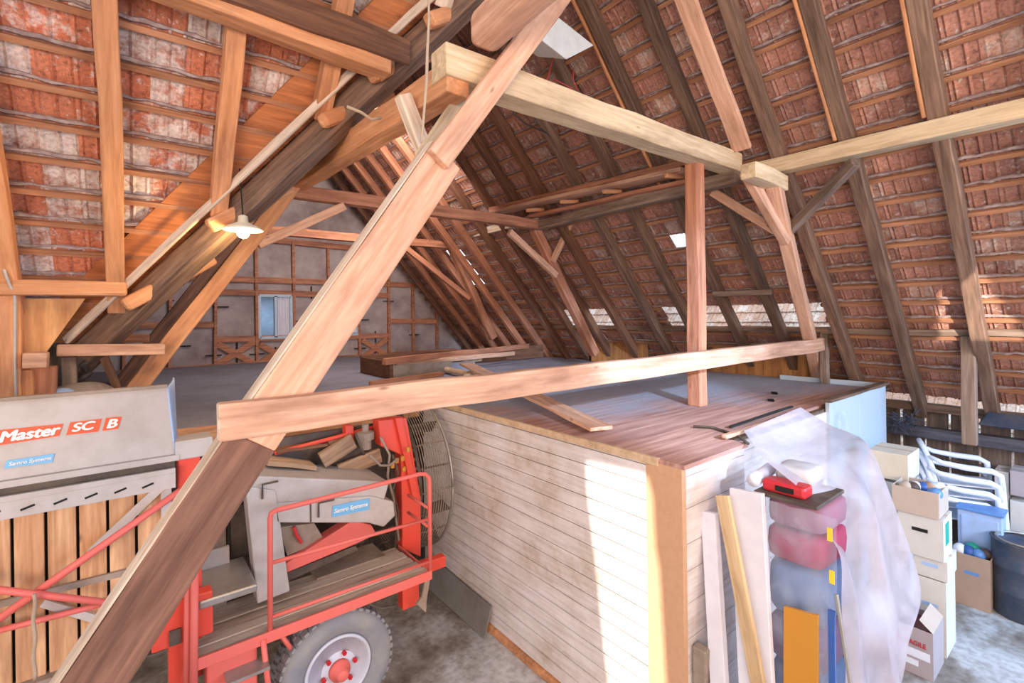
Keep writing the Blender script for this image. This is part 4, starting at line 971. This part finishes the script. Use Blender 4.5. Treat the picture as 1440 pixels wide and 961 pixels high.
for q, (mt, lb) in enumerate((('sky', 'bright blue bundle at the bottom of the film covered pile'), ('greyblue', 'grey blue bundle second from the bottom of the pile'), ('mauve', 'lilac brown cushion in the middle of the film covered pile'), ('greyblue', 'grey blue cushion above the lilac brown one'), ('dullred', 'dull red cushion seen through the film below the red case'), ('mauve2', 'pinkish grey cushion at the top of the film covered pile'))):
    cushion('cushion', (XP+.02*(q % 2), yp0+.02, fr_[q]*zp1+.002), (XP+.45, yp1-.01, fr_[q+1]*zp1-.002), mt, lb, 'cushion')
rz0 = zp1+.025
tag(MB().bb((XP-.02, yp0+.04, zp1+.002), (XP+.4, yp1+.03, zp1+.024)).build('tray_board', 'darkmetal', bevel=.005), 'dark board on top of the film covered pile under the red case', 'board')
ca_, cb_ = PX(1133, 690, XP+.03), PX(1072, 680, XP+.03)
ro = MB().bb((XP+.02, ca_.y, rz0), (XP+.14, cb_.y, rz0+.07)).build('tool_case', 'redcase', bevel=.018); tag(ro, 'small red case lying on top of the film covered pile', 'case')
ro['_o'] = list(ro.location); MB().bb((XP+.012, ca_.y+.06, rz0+.02), (XP+.022, ca_.y+.16, rz0+.05)).build('latch', 'black', ro)
tag(MB().tube([Vector((XP+.02, cb_.y+.05, rz0+.042)), Vector((XP+.36, cb_.y+.09, rz0+.042))], .04, 12).build('paper_roll', 'white_wrap', smooth=True), 'rolled white paper left of the red case', 'roll')
cushion('white_bundle', (XP+.17, ca_.y+.02, rz0), (XP+.4, cb_.y, rz0+.13), 'grey', 'white bundle behind the red case under the sheet', 'bundle')
# clear film hung in front of the pile
P = []
for i in range(26):
    row = []
    for j in range(30):
        u, v = j/29, i/25; y = yp1+.03-(yp1-yp0+.09)*u; z = zp1-.005-(zp1-.04)*v
        xx = XP-.035-.02*math.sin(u*15+v*4)*v-.03*v+.04*noise.noise(Vector((u*5, v*4, 2)))-.02*math.sin(math.pi*v)
        row.append(Vector((xx, y, z)))
    P.append(row)
tag(MB().grid(P).build('plastic_film', 'clear', smooth=True), 'clear plastic film hanging over the pile of cushions beside the cream board', 'plastic film')
pf_ = bpy.data.objects['plastic_film']; pf_['_o'] = list(pf_.location)
for (px, py) in ((1167, 752), (1170, 812)):
    c = PX(px, py, XP-.09); MB().bb((c.x-.004, c.y-.012, c.z-.035), (c.x, c.y+.012, c.z+.035)).build('yellow_tape', 'yellow_tape', pf_)
# milky dust sheet draped from the deck over the rack
rows = [((1046, 607), (1126, 573), 1.86), ((1056, 622), (1165, 597), 1.62), ((1074, 645), (1198, 610), 1.40), ((1106, 672), (1217, 624), 1.24), ((1140, 702), (1234, 668), 1.13), ((1162, 758), (1262, 748), 1.06), ((1172, 836), (1286, 826), 1.0), ((1182, 905), (1262, 900), .96), ((1194, 985), (1262, 990), .93)]
ctl = []
for (l, r, y) in rows:
    a, b = PY(*l, y), PY(*r, y); ctl.append((a, b))
ctl[0] = (PZ(1046, 606, ZL+.055), PZ(1126, 573, ZL+.075))
def cr(a, b, c, d, t): return .5*((2*b)+(c-a)*t+(2*a-5*b+4*c-d)*t*t+(3*b-a-3*c+d)*t*t*t)
P = []; nR = 64; nC = 44
for i in range(nR+1):
    f = i/nR*(len(ctl)-1); k0 = min(int(f), len(ctl)-2); t = f-k0
    g = [ctl[max(0, min(len(ctl)-1, k0+q))] for q in (-1, 0, 1, 2)]
    A = cr(g[0][0], g[1][0], g[2][0], g[3][0], t); B = cr(g[0][1], g[1][1], g[2][1], g[3][1], t); row = []
    v = i/nR
    for j in range(nC+1):
        u = j/nC; p = A.lerp(B, u)
        amp = min(1, max(0, v-.12)*2.2)
        fold = .045*math.sin(u*13+2.2*math.sin(v*3.5)+noise.noise(Vector((u*3, v*3, 0)))*3)*amp + .05*noise.noise(Vector((u*4, v*5, 7)))*min(1, v*3)
        sag = -.06*math.sin(math.pi*u)*(1-v)*min(1, v*6)
        row.append(p+Vector((0, -fold-.06*math.sin(math.pi*u)*amp, sag+.02*noise.noise(Vector((u*6, v*6, 3)))*min(1, v*4))))
    P.append(row)
tag(MB().grid(P).build('dust_sheet', 'film', smooth=True), 'milky plastic dust sheet draped from the deck edge over the stored things', 'plastic sheet')

# ================================================================== RIGHT CORNER: CARTONS, CHAIRS, BARREL
def carton(name, a, b, mt, label, flap=None, slot=None, rz=0):
    a, b = Vector(a), Vector(b); c = Vector(((a.x+b.x)/2, (a.y+b.y)/2, a.z)); h = (b-a)
    o = empty(name, c, label, 'box'); t = .006
    R = Matrix.Rotation(rz, 3, 'Z')
    mb = MB()
    for (p, q) in (((-h.x/2, -h.y/2, 0), (h.x/2, -h.y/2+t, h.z)), ((-h.x/2, h.y/2-t, 0), (h.x/2, h.y/2, h.z)), ((-h.x/2, -h.y/2, 0), (-h.x/2+t, h.y/2, h.z)), ((h.x/2-t, -h.y/2, 0), (h.x/2, h.y/2, h.z)), ((-h.x/2, -h.y/2, 0), (h.x/2, h.y/2, t))):
        p, q = Vector(p), Vector(q); mb.box(c+R @ ((p+q)/2), [abs(v) for v in (q-p)], R)
    mb.build('body', mt, o, bevel=.003)
    if flap == 'closed':
        mb = MB().box(c+R @ Vector((-h.x/4, 0, h.z)), (h.x/2-.002, h.y, .006), R).box(c+R @ Vector((h.x/4, 0, h.z)), (h.x/2-.002, h.y, .006), R); mb.build('lid', mt, o)
        MB().box(c+R @ Vector((0, 0, h.z+.005)), (.05, h.y, .002), R).build('tape', 'carton', o)
    if flap == 'open':
        for s in (-1, 1):
            d = R @ Vector((s*.8, 0, .6)); e = c+R @ Vector((s*h.x/2, 0, h.z)); MB().prism([e+R @ Vector((0, -h.y/2, 0)), e+R @ Vector((0, h.y/2, 0)), e+R @ Vector((0, h.y/2, 0))+d*h.x*.4, e+R @ Vector((0, -h.y/2, 0))+d*h.x*.4], (0, 0, .006)).build('flap', mt, o)
    if slot: MB().box(c+R @ Vector((0, -h.y/2-.001, h.z*.68)), (.11, .004, .03), R).build('hand_hole', slot, o)
    o['_h'] = list(h); return o
def cx(name, x, l, r, top, bot, depth, mt, label, z0=None, flap=None, slot=None):
    """box whose broad face looks left, its edges taken along the photo's lines"""
    a, b = PX(l, top, x), PX(r, top, x); zt_ = (a.z+b.z)/2
    zb_ = z0 if z0 is not None else PX((l+r)/2, bot, x).z
    o = carton(name, (x, b.y, zb_), (x+depth, a.y, zt_), mt, label, flap)
    if slot:
        ym, zm = (a.y+b.y)/2, zb_+(zt_-zb_)*.66; MB().bb((x-.003, ym-.055, zm-.015), (x+.002, ym+.055, zm+.015)).build('hand_hole', slot, o)
    return o
xA = 5.04; yA0, yA1 = .985, 1.24; hA_ = PX(1258, 872, xA).z
ca = carton('wine_carton', (xA, yA0, 0), (xA+.36, yA1, hA_), 'carton_grey', 'open grey carton with red print standing in front of the others', None)
for yk, sg in ((yA0, 1), (yA1, -1)):
    q = Vector((0, sg*.085, .075)); MB().prism([(xA, yk, hA_), (xA+.36, yk, hA_), Vector((xA+.36, yk, hA_))+q, Vector((xA, yk, hA_))+q], (0, 0, .005)).build('flap', 'carton', ca)
MB().bb((xA+.03, yA0+.03, .3), (xA+.33, yA1-.03, hA_-.04)).build('contents', 'purple', ca)
xf = xA-.003
MB().bb((xf, yA0+.02, hA_*.38), (xf+.004, yA1-.06, hA_*.55)).bb((xf, yA1-.16, hA_*.2), (xf+.004, yA1-.05, hA_*.32)).build('white_label', 'white_plastic', ca)
text('PREMIUM', ca, (xf-.001, yA1-.045, hA_*.645), (0, -1, 0), (0, 0, 1), .04, 'redcase', width=.15, bold=.005, name='red_print') if False else text('FRAGILE', ca, (xf-.001, yA1-.06, hA_*.63), (0, -1, 0), (0, 0, 1), .04, 'redcase', width=.15, bold=.005, name='red_print')
MB().prism([(xf, yA1-.02, hA_*.70), (xf, yA1-.04, hA_*.65), (xf, yA1-.055, hA_*.69), (xf, yA1-.04, hA_*.72)], (.004, 0, 0)).build('red_mark', 'redcase', ca)
MB().bb((xf, (yA0+yA1)/2, hA_*.84), (xf+.004, (yA0+yA1)/2+.04, hA_)).build('tape', 'carton', ca)
XB = 5.45
zC = PX(1300, 783, XB).z; zD = PX(1295, 724, XB).z
cx('carton', XB+.02, 1286, 1330, 815, 0, .36, 'carton_white', 'lowest pale box of the stack behind the red printed carton', 0, 'closed', 'blue_pale')
cx('carton', XB+.02, 1284, 1332, 785, 0, .36, 'carton_white', 'second lowest pale box of the stack beside the dust sheet', PX(1308, 815, XB+.02).z+.012, 'closed', 'blue_pale')
cw = cx('drawer_box', XB, 1262, 1326, 726, 783, .34, 'carton_white', 'white box with a dark hand slot under the open brown carton', None, 'closed', 'black')
yv = PX(1326, 740, XB).y
MB().bb((XB+.08, yv-.004, zD-.25), (XB+.2, yv+.001, zD-.06)).build('green_label', 'green', cw)
cx('carton', XB-.02, 1254, 1320, 688, 724, .36, 'carton', 'open brown carton full of odds and ends on top of the white box', None, None)
a_, b_ = PX(1254, 688, XB), PX(1320, 688, XB)
for i in range(8):
    p = Vector((XB+.06+.24*((i*.37) % 1), b_.y+.04+(a_.y-b_.y-.08)*((i*.61) % 1), (a_.z+b_.z)/2-.02))
    sack('rag', p, .06, .06, .055, ['blue', 'white_wrap', 'blue_pale', 'carton', 'blue_dark', 'white_plastic', 'darkmetal', 'loose'][i], ['bright blue', 'white wrapped', 'pale blue', 'tan', 'dark blue', 'clean white', 'dark grey', 'wooden brown'][i]+' bundle lying in the open brown carton', 'bundle')['group'] = 'odds and ends in the open brown carton'
zE = PX(1248, 672, 5.75).z
cx('carton', 5.77, 1222, 1276, 678, 0, .40, 'carton_white', 'tall pale box hidden behind the sheet under the cream carton', 0, 'closed')
cx('carton', 5.75, 1221, 1276, 637, 674, .42, 'carton_cream', 'cream carton high up beside the white melamine panel', None, 'closed')
# hanging plastic bags on the melamine panel
c = PY(1186, 598, YF+.06)
P = []
for i in range(10):
    P.append([Vector((c.x-.13+.3*j/9, YF+.07-.03*math.sin(j*1.3)*(i/9)-.01, c.z+.12-.4*i/9-.1*(j/9)*(1-i/9)+.06*math.sin(j/9*math.pi))) for j in range(10)])
tag(MB().grid(P).build('plastic_bag', 'clear', smooth=True), 'crumpled clear bag hanging on the white melamine panel', 'bag')
# monobloc chairs
def chair_parts(label):
    r = empty('plastic_chair', (0, 0, 0), label, 'chair', 'stacked white plastic chairs'); hw = .27
    P = []
    for i in range(9):
        P.append([Vector((-.22+.46*i/8, -.22+.44*j/8, .42-.012*math.sin(j/8*math.pi)+.02*i/8)) for j in range(9)])
    MB().grid(P).build('seat', 'white_plastic', r, smooth=True, solid=.012)
    # back: rounded frame with slats
    bk = MB(); arc = []
    for j in range(17):
        t = math.pi*j/16; arc.append(Vector((-.22-.16*(.35+.65*math.sin(t)), -.24*math.cos(t), .44+.40*math.sin(t)**.6)))
    bk.tube(arc, .026, 8)
    for q in (-2, -1, 0, 1, 2): bk.bar((-.22, q*.075, .43), (-.36+abs(q)*.015, q*.08, .80-.03*abs(q)), .045, .01, up=(1, 0, 0))
    bk.build('backrest', 'white_plastic', r, smooth=False, bevel=.003)
    for s in (-1, 1):
        pts = [Vector((-.32, s*.24, .72)), Vector((-.22, s*.27, .67)), Vector((-.02, s*.285, .645)), Vector((.18, s*.28, .64)), Vector((.25, s*.275, .60)), Vector((.27, s*.27, .45))]
        MB().tube(pts, [.02, .028, .032, .032, .03, .024], 8).build('armrest', 'white_plastic', r, smooth=True)
        MB().bar((.26, s*.27, .5), (.29, s*.28, 0), .05, .04).build('leg', 'white_plastic', r, bevel=.006)
        MB().bar((-.22, s*.22, .44), (-.30, s*.26, 0), .05, .04).build('leg', 'white_plastic', r, bevel=.006)
    return r
def dup(root, label):
    c = root.copy(); COL.objects.link(c); c['label'] = label
    for ch in root.children:
        q = ch.copy(); COL.objects.link(q); q.parent = c
    return c
chl = ['white plastic chair at the bottom of the stack by the slatted wall', 'white plastic chair second from the bottom of the stack', 'white plastic chair second from the top of the stack', 'white plastic chair on top of the stack by the slatted wall']
cp = PX(1352, 690, 7.05)
ch0 = chair_parts(chl[0])
for i in range(4):
    o = ch0 if i == 0 else dup(ch0, chl[i]); o.location = (7.38+.01*i, 1.2-.012*i, .125*i+.255); o.rotation_euler = (0, 0, -1.25)
# blue cabinet and things
tag(MB().bb((7.18, .94, 0), (7.72, 1.48, .045)).bb((7.18, .94, .2), (7.72, 1.48, .25)).bb((7.25, .96, .04), (7.7, 1.01, .2)).bb((7.25, 1.41, .04), (7.7, 1.46, .2)).build('low_pallet', 'darkboards'), 'low dark pallet under the stacked plastic chairs', 'pallet')
ka, kb = PX(1410, 712, 6.92), PX(1346, 712, 6.92); kt = PX(1378, 722, 6.92).z
cbn = empty('blue_cabinet', (7.05, (ka.y+kb.y)/2, 0), 'small blue cabinet in front of the stacked chairs', 'cabinet')
MB().bb((6.92, ka.y, 0), (7.15, kb.y, kt)).build('body', 'blue_pale', cbn, bevel=.012); MB().bb((6.90, ka.y-.012, kt), (7.17, kb.y+.012, kt+.03)).build('top', 'blue', cbn, bevel=.008)
MB().bb((6.905, ka.y+.03, .1), (6.92, kb.y-.03, kt-.05)).build('door', 'blue_pale', cbn, bevel=.006)
xC = 6.62; za = PX(1370, 775, xC)
cB = cx('carton', xC, 1340, 1393, 782, 846, .24, 'carton_brown', 'brown carton on the floor filled with blue packages', 0, None, 'blue')
ya_, yb3 = PX(1393, 782, xC).y, PX(1340, 782, xC).y; zz = PX(1366, 782, xC).z
for i, (u, v, r_, mt, lb) in enumerate(((.85, .1, .06, 'white_plastic', 'white round package in the brown carton'), (.62, .1, .06, 'blue_dark', 'dark blue package in the brown carton'), (.35, .09, .055, 'blue', 'bright blue package in the brown carton'), (.55, .18, .07, 'green', 'green patterned package at the back of the brown carton'), (.2, .16, .055, 'darkmetal', 'dark tool grip standing in the brown carton'))):
    sack('package', (xC+v, ya_+(yb3-ya_)*u, zz-.005), r_, r_, r_*1.1, mt, lb, 'package')
# barrel
bc = PZ(1440, 872, 0); bc = Vector((bc.x+.1, bc.y+.0, 0)); bh = PX(1430, 760, bc.x).z
br = empty('barrel', bc, 'dark round barrel at the right edge of the picture', 'barrel')
MB().lathe([(.0, 0), (.22, 0), (.235, .02), (.235, bh*.33), (.245, bh*.35), (.235, bh*.37), (.235, bh*.66), (.245, bh*.68), (.235, bh*.70), (.235, bh), (.245, bh+.01), (.22, bh+.01), (.215, bh-.02), (0, bh-.02)], bc, n=32).build('drum', 'barrel', br, smooth=True)
MB().tube([bc+Vector((.2*math.cos(t*.35), .2*math.sin(t*.35), bh+.015)) for t in range(19)], .012, 8).build('rim_ring', 'steel', br, smooth=True)
# storage boxes along the wall
g0 = PX(1404, 665, 7.55)
for i, (px0, py0, px1, py1, x, mt, lb) in enumerate(((1398, 662, 1420, 745, 7.5, 'carton_white', 'tall grey storage box by the slatted wall, left one'), (1420, 662, 1460, 700, 7.45, 'carton_grey', 'upper grey storage box at the right edge'), (1420, 704, 1460, 756, 7.45, 'carton_white', 'lower grey storage box with slot at the right edge'))):
    a, b = PX(px0, py0, x), PX(px1, py1, x)
    z0 = 0 if i != 1 else b.z
    if i == 1: z0 = PX(1440, 700, x).z
    carton('storage_box', (x, min(a.y, b.y), z0), (x+.3, max(a.y, b.y), a.z), mt, lb, 'closed')
# dark brush bundle and dark lid on the wall beam
mb = MB(); c = PX(1268, 592, 7.55); rnd = random.Random(2)
for i in range(120):
    d = Vector((rnd.gauss(0, .5), rnd.gauss(0, 1), rnd.gauss(0, .8))).normalized(); p = c+Vector((rnd.gauss(0, .03), rnd.gauss(0, .08), rnd.gauss(0, .05))); mb.bar(p, p+d*rnd.uniform(.05, .13), .006, .006)
tag(mb.build('brush_bundle', 'barrel'), 'dark bristly bundle of twigs right beside the melamine panel', 'twigs')
a, b = PX(1378, 590, 7.5), PX(1450, 600, 7.5)
tag(MB().prism([(7.35, b.y-.6, b.z-.02), (7.35, a.y, b.z-.02), (7.55, a.y-.06, b.z+.10), (7.55, b.y-.6, b.z+.10)], (.12, 0, -.03)).build('dark_cover', 'barrel', bevel=.01), 'dark folded cover lying under the eave at the right edge', 'cover')
for o in bpy.data.objects:
    for kk in ('_o', '_h'):
        if kk in o: del o[kk]
